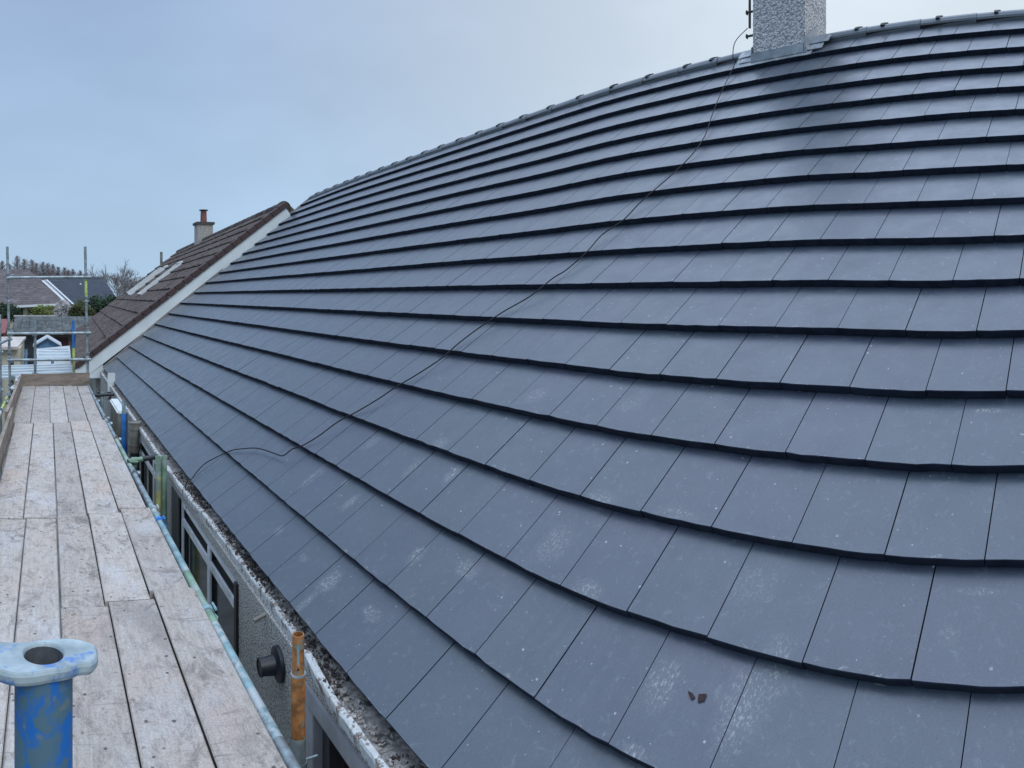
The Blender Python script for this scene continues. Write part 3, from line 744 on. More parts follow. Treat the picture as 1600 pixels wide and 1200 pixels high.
# crumbs lying on the wall head
for nm, mt, N, s0 in (('mortar_debris', CRUMB, 1500, 1), ('moss_debris', SOIL, 2300, 2)):
    m = MB(); random.seed(40 + s0)
    k = 0
    while k < int(N * .8):
        Y = random.uniform(.3, 12.5) if random.random() < .35 else random.uniform(1.0, 5.5)
        dens = noise.noise((Y * 2.2, s0 * 7, 0)) + .35 * noise.noise((Y * 9, s0 * 3, 0))
        if random.random() > .35 + dens * 1.5: continue
        k += 1
        x = min(1.13, max(1.05 + LX(Y), random.gauss((1.092 if s0 == 2 else 1.078) + LX(Y) * .5, .02)))
        r = random.choice((.0025, .004, .004, .006, .009)) * (1.1 if s0 == 2 else 1)
        if s0 == 2 and Y > 6: r *= .6
        m.chunk((x, Y, -1.500 + EY(Y) + r * .4 + max(0, x - 1.09) * .4), r)
    tag(m.build(nm, mt), 'dark moss and soil crumbs littering the wall head under the eave' if s0 == 2 else 'pale broken mortar bits scattered along the wall head', 'debris', None, 'stuff')
wp = MB(); t = atX(174, 583, 1.06); b = atX(174, 612, 1.06)
wp.box((1.0, t.y - .03, b.z), (1.006, t.y + .03, t.z)); wp.box((1.0, t.y - .036, b.z), (1.12, t.y - .03, t.z)); wp.box((1.0, t.y + .03, b.z), (1.12, t.y + .036, t.z))
o = wp.build('gutter_offcut', WHITEP); tag(o, 'white plastic gutter offcut standing upright on the wall head', 'gutter')
wp = MB()
random.seed(5)
for k in range(26): wp.chunk((random.uniform(1.0, 1.1), t.y + random.uniform(-.15, .12), b.z - random.uniform(0, .1)), random.uniform(.012, .03))
tag(wp.build('rubble_heap', SOIL), 'small dark heap of rubble under the white gutter offcut', 'rubble', None, 'stuff')
# ------------------------------------------------------------------ scaffold deck: every board is a thing
random.seed(11)
ZD = -1.52
segs = {'far end': (11.28, 8.064), 'middle stretch': (8.06, 4.645), 'short stretch before the near boards': (4.64, 3.306), 'near end': (3.30, -1.2)}
seam = {'far end': (-.425, -.203, .036, .262, .503, .69), 'middle stretch': (-.395, -.166, .068, .279, .507, .715),
        'short stretch before the near boards': (-.385, -.156, .065, .286, .521, .742), 'near end': (-.375, -.147, .062, .301, .541, .763)}
colname = ('beside the outer toe board', 'second in from the outer toe board', 'in the middle of the deck', 'second from the house wall', 'nearest the house wall')
shift = (-.12, -.10, -.08, -.03, .06)
for si, (sn, (ya, yb)) in enumerate(segs.items()):
    for c in range(5):
        x0, x1 = seam[sn][c], seam[sn][c + 1]
        a = ya + (shift[c] if si else 0); b = yb + ((shift[c] if si < 3 else random.uniform(-.2, .1)))
        if si == 2 and c < 2: continue                      # these two run on from the long board before
        if si == 3 and c < 2: a = 4.62 + shift[c]
        m = MB(); g = random.choice((.003, .004, .0045)); k = 8; zt = ZD + random.uniform(-.003, .003); vs = []; 
        skew = random.uniform(-.0018, .0018)
        vs = []
        for i in range(k + 1):
            Y = b + (a - b) * i / k; cup = random.uniform(-.001, .001)
            for (x, z) in ((x0 + g, -.038), (x1 - g, -.038), (x1 - g, -.005), (x1 - g - .005, 0), ((x0 + x1) / 2, -.001 + cup), (x0 + g + .005, 0), (x0 + g, -.005)):
                vs.append((x + skew * (i / k - .5) * 2, Y, zt + z))
        fs = []
        for i in range(k):
            for j in range(7):
                p, q = i * 7 + j, i * 7 + (j + 1) % 7; fs.append((p, q, q + 7, p + 7))
        fs += [tuple(range(7))[::-1], tuple(k * 7 + j for j in range(7))]
        m.add(vs, fs)
        for i_, f in enumerate(m.f):
            if i_ < k * 7 and i_ % 7 in (0, 1, 6): m.mi[i_] = 1  # sides and underside darkened so the gaps between boards look shaded
        o = m.build('scaffold_board', [BOARD, TIMBERD])
        w = 'near end' if si == 3 else sn
        lab = {'far end': 'scaffold board at the far end of the deck, ', 'middle stretch': 'scaffold board in the long middle stretch, ',
               'short stretch before the near boards': 'short scaffold board just before the near boards, ', 'near end': 'scaffold board at the near end of the deck, '}[sn]
        tag(o, lab + colname[c], 'scaffold board', 'scaffold boards of the working deck')
def toe(p0, p1, h, t, name, lab, n=Vector((0, 0, 0))):
    m = MB(); p0, p1 = Vector(p0), Vector(p1); d = (p1 - p0); s = Vector((d.y, -d.x, 0)).normalized() * t; N = 8
    for i in range(N):
        a, b = p0 + d * i / N, p0 + d * (i + 1) / N; ja, jb = (noise.noise(a * 2) * .006, noise.noise(b * 2) * .006)
        m.hexa([a, a + s, b + s, b, a + Vector((0, 0, h + ja)), a + s + Vector((0, 0, h + ja)), b + s + Vector((0, 0, h + jb)), b + Vector((0, 0, h + jb))])
    o = m.build(name, TOE); tag(o, lab, 'toe board', 'toe boards round the deck'); return o
toe((-.47, 11.2, ZD), (.735, 11.42, ZD), .205, -.038, 'toe_board', 'brown timber toe board closing the far end of the deck')
toe((-.435, 11.1, ZD - .03), (-.455, 7.6, ZD - .03), .225, .036, 'toe_board', 'brown timber toe board along the outer edge, the farther length')
toe((-.405, 7.9, ZD - .03), (-.43, 3.4, ZD - .03), .225, .036, 'toe_board', 'brown timber toe board along the outer edge, the nearer length')

# ------------------------------------------------------------------ tubes and couplers
def coupler(parent, p, d, d2, r=.0242, mat=GALV, s=1.0):
    """right angle coupler: a band round the tube, the other half turned a quarter, bolts"""
    p, d, d2 = Vector(p), Vector(d).normalized(), Vector(d2).normalized(); m = MB()
    m.tube(p - d * .028 * s, p + d * .028 * s, r + .010, seg=14, hollow=False)
    q = p + d2 * (r + .024)
    m.tube(q - d2 * .02, q + d2 * .006, .026, seg=8, hollow=False)
    u = d.cross(d2).normalized()
    m.tube(q + u * .018 + d2 * .005, q + u * .018 - d2 * .035 + u * .02, .006, seg=6, hollow=False)
    m.tube(p + u * (r + .02) - d * .014, p + u * (r + .02) + d * .02, .011, seg=6, hollow=False)
    m.tube(p - u * (r + .02) + d * .03, p - u * (r + .02) - d * .04, .007, seg=6, hollow=False)
    return m.build('coupler', mat, parent)
def pole(name, lab, p0, p1, mat=GALV, r=.0242, cat='scaffold tube', group='scaffold tubes', cups=(), parts=()):
    """a scaffold tube; parts = (fraction range, material) painted lengths"""
    p0, p1 = Vector(p0), Vector(p1)
    if not parts:
        m = MB(); m.tube(p0, p1, r, seg=16); o = m.build(name, mat)
    else:
        mats = []; m = MB()
        for (a, b, mt) in parts:
            mats.append(mt); m.cur = len(mats) - 1; m.tube(p0 + (p1 - p0) * a, p0 + (p1 - p0) * b, r, seg=16)
        o = m.build(name, mats)
    tag(o, lab, cat, group)
    for z in cups:
        d = (p1 - p0).normalized(); c = p0 + d * ((z - p0.z) / d.z)
        k = MB(); k.tube(c, c + d * .03, r + .018, r + .012, 14, False); k.tube(c + d * .05, c + d * .085, r + .010, r + .019, 14, False); k.build('cup_joint', mat, o)
    return o
X = Vector((1, 0, 0)); Yv = Vector((0, 1, 0)); Zv = Vector((0, 0, 1))
G = -CZ
# guard frame at the far end
pole('scaffold_standard', 'tall upright at the far outer corner of the deck', (-.60, 11.5, G), (-.70, 11.5, .88), GALV, cups=(-1.6, -1.06, -.62, -.08, .32))
o = pole('scaffold_standard', 'tall upright at the far inner corner with a lime band near its top', (.765, 11.5, G), (.66, 11.5, .88), parts=((0, .825, GALV), (.825, .905, LIME), (.905, 1, GALV)), cups=(-1.06, -.62, -.08, .32))
for z, px, nm in ((.335, 0, 'top'), (-.64, 1, 'middle'), (-1.10, 2, 'lowest')):
    o = pole('guard_rail', nm + ' guard rail between the two far uprights', (-.70, 11.47, z), (.76, 11.47, z + .012), GALV)
    coupler(o, (-.62, 11.47, z), X, Yv); coupler(o, (.70, 11.47, z + .01), X, Yv)
o = pole('bracket_post', 'short dark upright clamped behind the far toe board', (-.215, 11.62, -1.38), (-.215, 11.62, -.38), GALV); coupler(o, (-.215, 11.62, -.66), Zv, -Yv); coupler(o, (-.215, 11.62, -1.36), Zv, -Yv, s=.8)
o = pole('bracket_post', 'short upright painted blue above and yellow green below, behind the far toe board', (.47, 11.62, -1.38), (.455, 11.62, -.42), parts=((0, .3, YELGR), (.3, .5, LIME), (.5, 1, BLUEP))); coupler(o, (.47, 11.62, -1.36), Zv, -Yv, s=.8)
o = pole('scaffold_standard', 'thick upright left of the far outer corner', (-.80, 11.3, G), (-.82, 11.3, -.30), GALV, r=.03); coupler(o, (-.81, 11.3, -.95), Zv, X); coupler(o, (-.81, 11.3, -1.6), Zv, X)
o = pole('ledger_tube', 'sloping outer guard rail leaving the far outer upright', (-.64, 11.45, -.72), (-1.15, 6.2, -.78), GALV); coupler(o, (-.655, 11.3, -.722), (o.location - Vector((0, -1, 0))).normalized() if 0 else Vector((-.1, -1, 0)), X)
o = pole('ledger_tube', 'green and white ledger tube below the outer deck edge', (-.66, 11.9, -1.66), (-.72, 1.0, -1.66), parts=((0, .10, GALV), (.10, .2, LIME), (.2, .26, WHITEP), (.26, .4, GREENT), (.4, 1, GALV)))
for y, s in ((11.1, 1.5), (10.4, 1.3), (9.5, 1), (7.4, 1)): coupler(o, (-.665 - (11.9 - y) * .005, y, -1.66), Yv, X if s > 1.2 else Zv, s=s)
o = pole('transom_tube', 'white tube end poking up beside the far toe board', (-.45, 11.0, -1.56), (-.47, 11.05, -1.29), WHITEP, r=.02)
coupler(o, (-.50, 11.05, -1.40), X, Zv, mat=WHITEP, s=1.3); coupler(o, (-.58, 11.1, -1.36), Zv, X, mat=GALV, s=1.4); coupler(o, (-.56, 10.95, -1.52), X, Zv, mat=WHITEP, s=1.5)

# edge tube along the house side of the deck, with its couplers
ex = lambda Y: .787 - .0085 * (Y - 2)
o = pole('ledger_tube', 'teal galvanised tube running along the deck edge nearest the house', (ex(11.5), 11.5, -1.548), (ex(-1.2), -1.2, -1.548), parts=tuple(((11.5 - a) / 12.7, (11.5 - b) / 12.7, mt) for a, b, mt in ((11.5, 7.1, GALV), (7.1, 5.9, GREENT), (5.9, 4.8, GALV), (4.8, 3.6, TEAL), (3.6, 3.0, GREENT), (3.0, 2.15, TEAL), (2.15, -1.2, GALV))))
for y in (9.75, 8.35, 8.0, 7.1, 5.72): coupler(o, (ex(y), y, -1.548), Yv, X)
for y in (4.72, 4.47, 3.14): coupler(o, (ex(y), y, -1.548), Yv, X + Zv * -1.2, mat=BLUEP if 4 < y < 4.6 else TEAL, s=.7)
o = pole('transom_tube', 'dark tube crossing from the deck edge to the wall at the double post', (.74, 6.02, -1.515), (1.045, 6.12, -1.50), parts=((0, .45, GREENT), (.45, 1, DARKTUBE)))
coupler(o, (.80, 6.04, -1.515), X, -Zv, mat=GREENT)
o = pole('transom_tube', 'dark tube crossing from the deck edge to the wall by the white gutter offcut', (.70, 10.3, -1.54), (1.20, 10.25, -1.52), DARKTUBE)
coupler(o, (.80, 10.3, -1.54), X, Zv, mat=DARKTUBE)
# posts in the gap between deck and wall
pole('scaffold_standard', 'grey green upright of the double post beside the window wall', (.925, 5.45, G), (.925, 5.45, -1.335), parts=((0, .72, YELGR), (.72, .94, YELGR), (.94, 1, GREENT)))
o = pole('scaffold_standard', 'dull green upright of the double post, the one nearer the wall', (.978, 5.46, G), (.978, 5.46, -1.335), GREENT); coupler(o, (.978, 5.46, -2.08), Zv, -X, mat=TEAL, s=1.6); coupler(o, (.95, 5.42, -2.0), Zv, -Yv, mat=TEAL, s=1.0)
o = pole('scaffold_standard', 'teal upright with a bright blue sleeve beside the grey soil pipe', (.955, 8.2, G), (.955, 8.2, -1.30), TEAL)
m = MB(); m.tube((.955, 8.2, -1.95), (.955, 8.2, -1.46), .032, seg=16); m.build('blue_sleeve', BLUEP, o)
m = MB(); m.tube((.955, 8.2, -1.97), (.955, 8.2, -1.85), .040, seg=16); m.tube((.93, 8.16, -1.93), (.93, 8.11, -1.93), .012, seg=8, hollow=False); m.build('collar', simple('deep_blue_paint', (.015, .09, .38), .5), o)
o = pole('scaffold_standard', 'teal upright below the first dark transom near the far end', (.86, 10.3, G), (.86, 10.3, -1.5), TEAL)
# rusty orange telescopic post
ob = atY(463.5, 1050, 2.3); XO, YO = .912, 2.28
od = math.hypot(XO, YO); zt = lambda py: (YH - py) / F * od
op = empty('telescopic_post', 'rusty orange telescopic scaffold post by the black flue terminal', 'scaffold post')
m = MB(); m.tube((XO, YO, zt(1190)), (XO, YO, zt(991)), .0225, seg=22, wall=.004)
m.build('inner_tube', ORANGE, op)
m = MB(); ca = (XV - 0) ; dirc = Vector((-XO, -YO, 0)).normalized(); sd_ = Vector((-dirc.y, dirc.x, 0))
c0 = Vector((XO, YO, 0)) + dirc * .0222
m.hexa([c0 + sd_ * (-.0045) + Zv * zt(1036), c0 + sd_ * .0045 + Zv * zt(1036), c0 + sd_ * .0045 + Zv * zt(1036) - dirc * .003, c0 - sd_ * .0045 + Zv * zt(1036) - dirc * .003,
        c0 + sd_ * (-.0045) + Zv * zt(1001) + dirc * .001, c0 + sd_ * .0045 + Zv * zt(1001) + dirc * .001, c0 + sd_ * .0045 + Zv * zt(1001) - dirc * .003, c0 - sd_ * .0045 + Zv * zt(1001) - dirc * .003])
m.build('slot', TEAL, op)
m = MB(); m.tube(c0 + Zv * zt(1041) - dirc * .004, c0 + Zv * zt(1041) + dirc * .0015, .0042, seg=12, hollow=False); m.build('pin_hole', GASKET, op)
m = MB(); m.tube((XO, YO, G), (XO, YO, zt(1052)), .0275, seg=22, wall=.004); m.build('outer_tube', [ORANGE], op)
m = MB(); m.tube((XO, YO, zt(1054)), (XO, YO, zt(1051)), .0287, seg=24, wall=.0055); m.build('rim', GALV, op)
m = MB(); m.tube((XO, YO, zt(1190)), (XO, YO, zt(1150)), .0280, seg=22, hollow=False); m.build('bare_band', GALV, op)
m = MB(); m.tube((XO, YO, zt(1200)), (XO, YO, zt(1188)), .034, seg=24, wall=.004); m.tube((XO + .03, YO, zt(1190)), (XO + .075, YO - .01, zt(1186)), .005, seg=8, hollow=False); m.build('clamp_ring', GALV, op)

# near post with a cast flange, bright blue
bp = empty('prop_post', 'bright blue steel post with a pale cast flange, close to the camera', 'scaffold post')
bx, by, bz = -.004, .688, -.372
m = MB()
K = [(-.064, .026), (-.02, .029), (.02, .029), (.050, .028), (.0575, .020), (.0565, .0), (.049, -.014), (.037, -.020), (.025, -.029), (.006, -.033), (-.016, -.034), (-.036, -.031), (-.052, -.023), (-.064, -.017), (-.070, .002)]
out = []; nk = len(K)
for i in range(nk):
    p0, p1, p2, p3 = [Vector(K[(i + d) % nk]) for d in (-1, 0, 1, 2)]
    for j in range(4):
        t = j / 4; out.append(tuple(.5 * (2 * p1 + (p2 - p0) * t + (2 * p0 - 5 * p1 + 4 * p2 - p3) * t * t + (3 * p1 - p0 - 3 * p2 + p3) * t ** 3)))
out = out[::-1]; N = len(out)
t0_ = [math.atan2(y, x) for x, y in out]
hole = [(.0205 * math.cos(a), .0195 * math.sin(a) + .002) for a in t0_]
def zw(x): return -.004 * (abs(x) / .06) ** 2 + .0022 * math.sin(x * 60)
vs = []
for (k, sc) in ((0, .955), (-.004, 1.0), (-.0095, 1.0), (-.0125, .96)): vs += [(bx + x * sc, by + y * sc, bz + k + zw(x)) for x, y in out]
for (k, sc) in ((-.001, 1.08), (-.004, 1.0), (-.16, .98), (-.0125, 1.05)): vs += [(bx + x * sc, by + y * sc, bz + k) for x, y in hole]
fs = []
for i in range(N):
    j = (i + 1) % N
    for l in range(3): fs.append((l * N + j, l * N + i, (l + 1) * N + i, (l + 1) * N + j))
    fs.append((i, j, 4 * N + j, 4 * N + i)); fs.append((4 * N + i, 4 * N + j, 5 * N + j, 5 * N + i)); fs.append((5 * N + i, 5 * N + j, 6 * N + j, 6 * N + i))
fs += [(3 * N + i, 3 * N + (i + 1) % N, 7 * N + (i + 1) % N, 7 * N + i) for i in range(N)]; fs.append(tuple(range(6 * N, 7 * N))[::-1])
m.add(vs, fs, False)
for i_ in range(6 * N):
    if i_ % 6 == 5: m.mi[i_] = 1
m.mi[-1] = 2
FLG = simple('chipped_galvanised_casting', (.34, .41, .43), .55, .25, 30, .4, 60, .25, (.13, .26, .52), 28, (.50, .60), bd=.002)
m.build('flange', [FLG, simple('shaded_bore', (.10, .11, .12), .7, .4, 30), GASKET], bp, bevel=.0008)  # bore walls and floor coloured dark to stand for the shade inside
BLUEW = None
def bluew():
    n = NT('worn_blue_paint'); co = n.coord('Object', (1, 1, .75))
    a = n.noise(co, 34, 7, .7, .5)
    c = n.mix(n.mr(a, .42, .56), (.012, .15, .50), (.085, .17, .22))
    c = n.mix(n.mr(n.noise(co, 60, 4, .6), .58, .7, 0, .8), c, (.16, .22, .22))
    c = n.mix(n.mr(n.noise(n.coord('Object', (1, 1, .25)), 70, 5, .7), .60, .7, 0, .7), c, (.10, .08, .06))
    n.bump(a, .25, .002)
    return n.out(c, .5, 0)
BLUEW = bluew()
m = MB(); m.tube((bx, by + .001, ZD + .01), (bx, by + .001, bz - .012), .0305, seg=40, caps=False); m.build('tube', BLUEW, bp)
m = MB(); m.box((bx - .075, by - .071, ZD + .0), (bx + .075, by + .079, ZD + .008)); m.build('base_plate', BLUEW, bp, bevel=.002)

# ------------------------------------------------------------------ next house along, brown tiles, turned a little
nb = empty('neighbouring_house', 'older house with mossy brown tiles and a white bargeboard, beyond the grey roof', 'house')
AN = R(2.67); nd = Vector((math.sin(AN), math.cos(AN), 0)); nx = Vector((math.cos(AN), -math.sin(AN), 0))
NE = Vector((.60, 13.36, -1.40)); NRp = Vector((4.97, 13.40, 1.955)); LN = 14.7
run = NRp.x - NE.x; rise = NRp.z - NE.z; AL = math.atan2(rise, run); SL = math.hypot(run, rise)
def NP(t, u, h=0):     # t along the ridge, u 0..1 up the slope
    return NE + nd * t + nx * (u * run - h * math.sin(AL)) + Zv * (u * rise + h * math.cos(AL))
BROWN = None
def brownmat():
    n = NT('mossy_brown_roof_tile'); co = n.coord()
    a = n.noise(co, 2.4, 6, .7)
    tr = n.new('ShaderNodeAttribute', attribute_name='tr').outputs['Fac']
    c = n.mix(tr, (.055, .040, .040), (.095, .07, .066))
    c = n.mix(n.mr(a, .42, .62, 0, .8), c, (.12, .11, .095))
    c = n.mix(n.mr(n.noise(co, 22, 6, .75), .52, .68, 0, .7), c, (.27, .255, .235))
    c = n.mix(n.mr(n.noise(co, 9, 5, .7), .6, .72, 0, .7), c, (.04, .035, .03))
    n.bump(n.noise(co, 50, 5), .5, .01)
    return n.out(c, .9, 0, .2)
BROWN = brownmat()
m = MB(); tr = []; NC = 13; g = 1.0 / NC
for i in range(NC):
    t = -.12; k = 0
    while t < LN:
        w = .30; tt = min(t + w, LN + .1); b = len(m.v); hh = random.uniform(0, .008)
        a0, b0 = t + .004, tt - .002; ro = .022
        prof = [(0, 0), (.18, ro), (.36, 0), (.55, 0), (.73, ro), (.9, 0), (1, 0)]
        lo_, hi_ = [], []
        for (q, h) in prof:
            tq = a0 + (b0 - a0) * q
            lo_.append(NP(tq, i * g - .004 + random.uniform(-.002, .002), .05 + h + hh)); hi_.append(NP(tq, min((i + 1) * g + .01, 1.0), .008 + h))
        bt = [NP(a0 + (b0 - a0) * q, i * g - .002, .0) for (q, h) in prof]
        n0 = len(prof)
        m.add(bt + lo_ + hi_, [(j + 1, j, n0 + j, n0 + j + 1) for j in range(n0 - 1)] + [(n0 + j + 1, n0 + j, 2 * n0 + j, 2 * n0 + j + 1) for j in range(n0 - 1)])
        rr = random.random(); tr += [rr] * (len(m.v) - b)
        t = tt if tt - t > .05 else LN + 1
m.attr = tr
nroof = m.build('roof', BROWN, nb)
m = MB()
vs = [NP(-.1, 0, -.02), NP(LN, 0, -.02), NP(LN, 1, -.02), NP(-.1, 1, -.02)]
m.hexa(vs + [v + Vector((0, 0, .012)) for v in vs])
m.build('roof_deck', TIMBERD, nroof)
rb_ = NRp + nx * run; 
m = MB(); q = [NRp - nd * .1, NRp + nd * LN, NRp + nd * LN + nx * run - Zv * rise, NRp - nd * .1 + nx * run - Zv * rise]
m.hexa([v - Zv * .05 for v in q] + q); m.build('rear_roof', BROWN, nb)
m = MB()
k = 0; t = -.14
while t < LN:
    m.tube(NRp + nd * t - Zv * .035, NRp + nd * (t + .44) - Zv * .03, .125, .115, 14, True, .02); t += .45
m.build('ridge', BROWN, nroof)
m = MB(); q = NRp - nd * .20 - Zv * .05
m.tube(q, q + nd * .10, .15, .15, 18, False); m.hexa([q + nx * .02 - Zv * .02, q + nx * .34 - Zv * .27, q + nx * .34 - Zv * .27 + nd * .14, q + nx * .02 - Zv * .02 + nd * .14, q + nx * .06 + Zv * .12, q + nx * .40 - Zv * .16, q + nx * .40 - Zv * .16 + nd * .14, q + nx * .06 + Zv * .12 + nd * .14]); m.build('ridge_end', BROWN, nb, bevel=.015)
# brown dry verge and white bargeboard
m = MB(); N = 26
for i in range(N):
    u0, u1 = i / N, (i + 1) / N - .002
    m.hexa([NP(-.20, u0, -.04), NP(-.03, u0, .03), NP(-.03, u1, .03), NP(-.20, u1, -.04), NP(-.20, u0, .075), NP(-.03, u0, .085), NP(-.03, u1, .078), NP(-.20, u1, .068)])
m.build('verge', simple('brown_verge', (.06, .038, .036), .8, .3, 10, .4, 60), nb)
m = MB(); m.hexa([NP(-.17, -.03, -.27), NP(-.14, -.03, -.27), NP(-.14, .985, -.27), NP(-.17, .985, -.27), NP(-.17, -.03, -.035), NP(-.14, -.03, -.035), NP(-.14, .985, -.035), NP(-.17, .985, -.035)])
m.build('bargeboard', BARGE, nb)
m = MB(); p = NP(-.17, -.0, -.26); m.hexa([p + Vector((-.03, 0, -.02)), p + Vector((.42, 0, -.02)), p + Vector((.42, .35, -.02)), p + Vector((-.03, .35, -.02)), p + Vector((-.03, 0, .12)), p + Vector((.35, 0, .30)), p + Vector((.35, .35, .30)), p + Vector((-.03, .35, .12))]); m.build('box_end', BARGE, nb)
m = MB(); p = NP(0, 0, -.1); m.hexa([NP(.1, -.0, -.2), NP(LN, -.0, -.2), NP(LN, .012, -.2), NP(.1, .012, -.2), NP(.1, -.0, -.0), NP(LN, -.0, -.0), NP(LN, .012, 0), NP(.1, .012, 0)]); m.build('fascia', BARGE, nb)
m = MB(); c = [NE + nx * .38 + nd * 0, NE + nx * .38 + nd * LN, NE + nx * (2 * run - .38) + nd * LN, NE + nx * (2 * run - .38)]
m.hexa([Vector((v.x, v.y, G)) for v in c] + [Vector((v.x, v.y, NE.z + .12)) for v in c])
a, b = NE + nx * .38 + Zv * .12, NE + nx * (2 * run - .38) + Zv * .12; top = NRp - Zv * .22
m.add([a, b, top, a + nd * .2, b + nd * .2, top + nd * .2], [(0, 1, 2), (5, 4, 3), (0, 2, 5, 3), (2, 1, 4, 5)])
m.build('wall', HARL2, nb)
# chimney, pot, vent and rooflights
cc = NRp + nd * 8.9
m = MB(); e = .27
m.box((cc.x - e, cc.y - e, 1.2), (cc.x + e, cc.y + e, 2.50)); co_ = m.build('chimney', HARL2, nb)
m = MB(); m.box((cc.x - e - .05, cc.y - e - .05, 2.5), (cc.x + e + .05, cc.y + e + .05, 2.58)); m.build('cope', simple('dark_cope', (.07, .065, .06), .9), co_)
m = MB(); m.tube((cc.x, cc.y, 2.58), (cc.x, cc.y, 2.97), .115, .105, 18, True, .02); m.build('pot', simple('red_clay', (.20, .075, .065), .8), co_)
m = MB(); m.tube((cc.x, cc.y, 3.0), (cc.x, cc.y, 3.03), .16, .15, 18, False); m.tube((cc.x, cc.y, 2.95), (cc.x, cc.y, 3.0), .03, seg=8, hollow=False); m.build('cowl', DARKTUBE, co_)
p = NP(13.3, .78, 0)
m = MB(); m.tube(p, p + Zv * .62, .055, seg=12); m.build('vent_pipe', GREYPIPE, nb)
for (t0, t1, u0, u1) in ((5.2, 6.1, .42, .70), (9.0, 9.9, .42, .72), (10.8, 11.7, .44, .72)):
    rl = empty('rooflight', None, None); rl.parent = nroof
    m = MB(); w = .04; h = .11; du = .05 / SL * 1.0
    def bar(ta, tb, ua, ub): m.hexa([NP(ta, ua, .0), NP(tb, ua, .0), NP(tb, ub, .0), NP(ta, ub, .0), NP(ta, ua, h), NP(tb, ua, h), NP(tb, ub, h), NP(ta, ub, h)])
    bar(t0, t0 + w, u0, u1); bar(t1 - w, t1, u0, u1); bar(t0 + w, t1 - w, u1 - du, u1); bar(t0 + w, t1 - w, u0, u0 + du)
    m.build('rooflight_frame', WHITEP, rl)
    m = MB(); m.hexa([NP(t0 + w, u0 + du, .04), NP(t1 - w, u0 + du, .04), NP(t1 - w, u1 - du, .04), NP(t0 + w, u1 - du, .04), NP(t0 + w, u0 + du, .06), NP(t1 - w, u0 + du, .06), NP(t1 - w, u1 - du, .06), NP(t0 + w, u1 - du, .06)]); m.build('pane', PANE, rl)
# ------------------------------------------------------------------ ground
def groundmat():
    n = NT('rough_ground'); co = n.coord()
    c = n.mix(n.mr(n.noise(co, .12, 5), .42, .6), (.045, .065, .025), (.12, .11, .095))
    c = n.mix(n.mr(n.noise(co, 2.5, 6, .7), .4, .7, 0, .6), c, (.06, .055, .04))
    n.bump(n.noise(co, 20, 5), .4, .03)
    return n.out(c, .95, 0, .2)
m = MB(); m.add([(-1500, -1500, G), (1500, -1500, G), (1500, 1500, G), (-1500, 1500, G)], [(0, 1, 2, 3)])
tag(m.build('ground', groundmat()), None, None, None, 'structure')
CONC = simple('old_concrete', (.27, .265, .25), .9, .25, 2, .3, 40, 0, (.15, .145, .13), 1.2, (.5, .7))
m = MB(); m.box((-2.6, -4, G + .004), (1.3, 30, G + .06)); tag(m.build('path', CONC), None, None, None, 'structure')

# ------------------------------------------------------------------ sheds, garages and houses beyond the deck
def quadroof(m, a, b, c, d, t=.05):
    vs = [Vector(v) for v in (a, b, c, d)]; m.hexa([v - Zv * t for v in vs] + vs)
def corrugated(name, lab, x0, x1, ya, yb, za, zb, pitch, amp, mat, cat, slope=0.0):
    m = MB(); n = max(2, int((yb - ya) / pitch * 14)); vs = []
    for i in range(n + 1):
        t = i / n; Y = ya + (yb - ya) * t; z = za + (zb - za) * t + amp * math.sin(2 * PI * (Y - ya) / pitch)
        vs += [(x0, Y - slope, z), (x1, Y + slope, z + .0), (x0, Y - slope, z - .004), (x1, Y + slope, z - .004)]
    fs = []
    for i in range(n): a = i * 4; fs += [(a, a + 1, a + 5, a + 4), (a + 2, a + 6, a + 7, a + 3), (a, a + 4, a + 6, a + 2), (a + 1, a + 3, a + 7, a + 5)]
    m.add(vs, fs, False)
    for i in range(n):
        if math.cos(2 * PI * ((i + .5) / n * (yb - ya)) / pitch + .35) > .3:  # near-facing flanks coloured grey to draw the shading stripes between ribs
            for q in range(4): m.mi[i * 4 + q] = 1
    return tag(m.build(name, [mat, simple('shaded_sheet_flank', (.22, .26, .27), .6, .2, 3)]), lab, cat)
CORR = simple('white_corrugated_sheet', (.46, .51, .53), .45, .12, 1.5, .05, 30, 0, (.36, .42, .43), 1.1, (.5, .75))
# near lean-to: corrugated sheets on posts
le = empty('lean_to', 'near lean-to roofed with ribbed white sheets just past the deck end', 'lean-to')
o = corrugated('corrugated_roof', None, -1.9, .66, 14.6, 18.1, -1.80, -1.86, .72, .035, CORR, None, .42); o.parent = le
for k in ('label', 'category'):
    if k in o: del o[k]
for x in (-1.8, .5):
    for y in (14.9, 17.4): m = MB(); m.box((x - .04, y - .04, G), (x + .04, y + .04, -1.88)); m.build('leg', WHITEP, le)
le = empty('lean_to', 'farther lean-to with a smooth white sheet roof in front of the blue shed', 'lean-to')
m = MB(); quadroof(m, (-.27, 17.9, -1.73), (.66, 18.4, -1.72), (.78, 23.0, -1.70), (-.37, 21.4, -1.68), .04)
for k in range(4): m.box((-.26, 18.5 + k * .9, -1.70), (.66, 18.53 + k * .9, -1.685 + k * .008))
m.build('sheet_roof', CORR, le)
for x in (-.2, .6):
    for y in (18.5, 21.2): m = MB(); m.box((x - .04, y - .04, G), (x + .04, y + .04, -1.76)); m.build('leg', WHITEP, le)
m = MB(); m.box((-.28, 17.86, -1.93), (.1, 17.9, -1.74)); m.box((.18, 17.9, -1.90), (.64, 17.94, -1.74)); m.build('edge_board', WHITEP, le)
CREAM = simple('cream_render', (.50, .47, .36), .8, .12, 2, .2, 30, 0, (.33, .30, .24), 1.4, (.5, .75))
sh = empty('cream_shed', 'small cream rendered outhouse with a pale patched flat roof left of the deck end', 'outhouse')
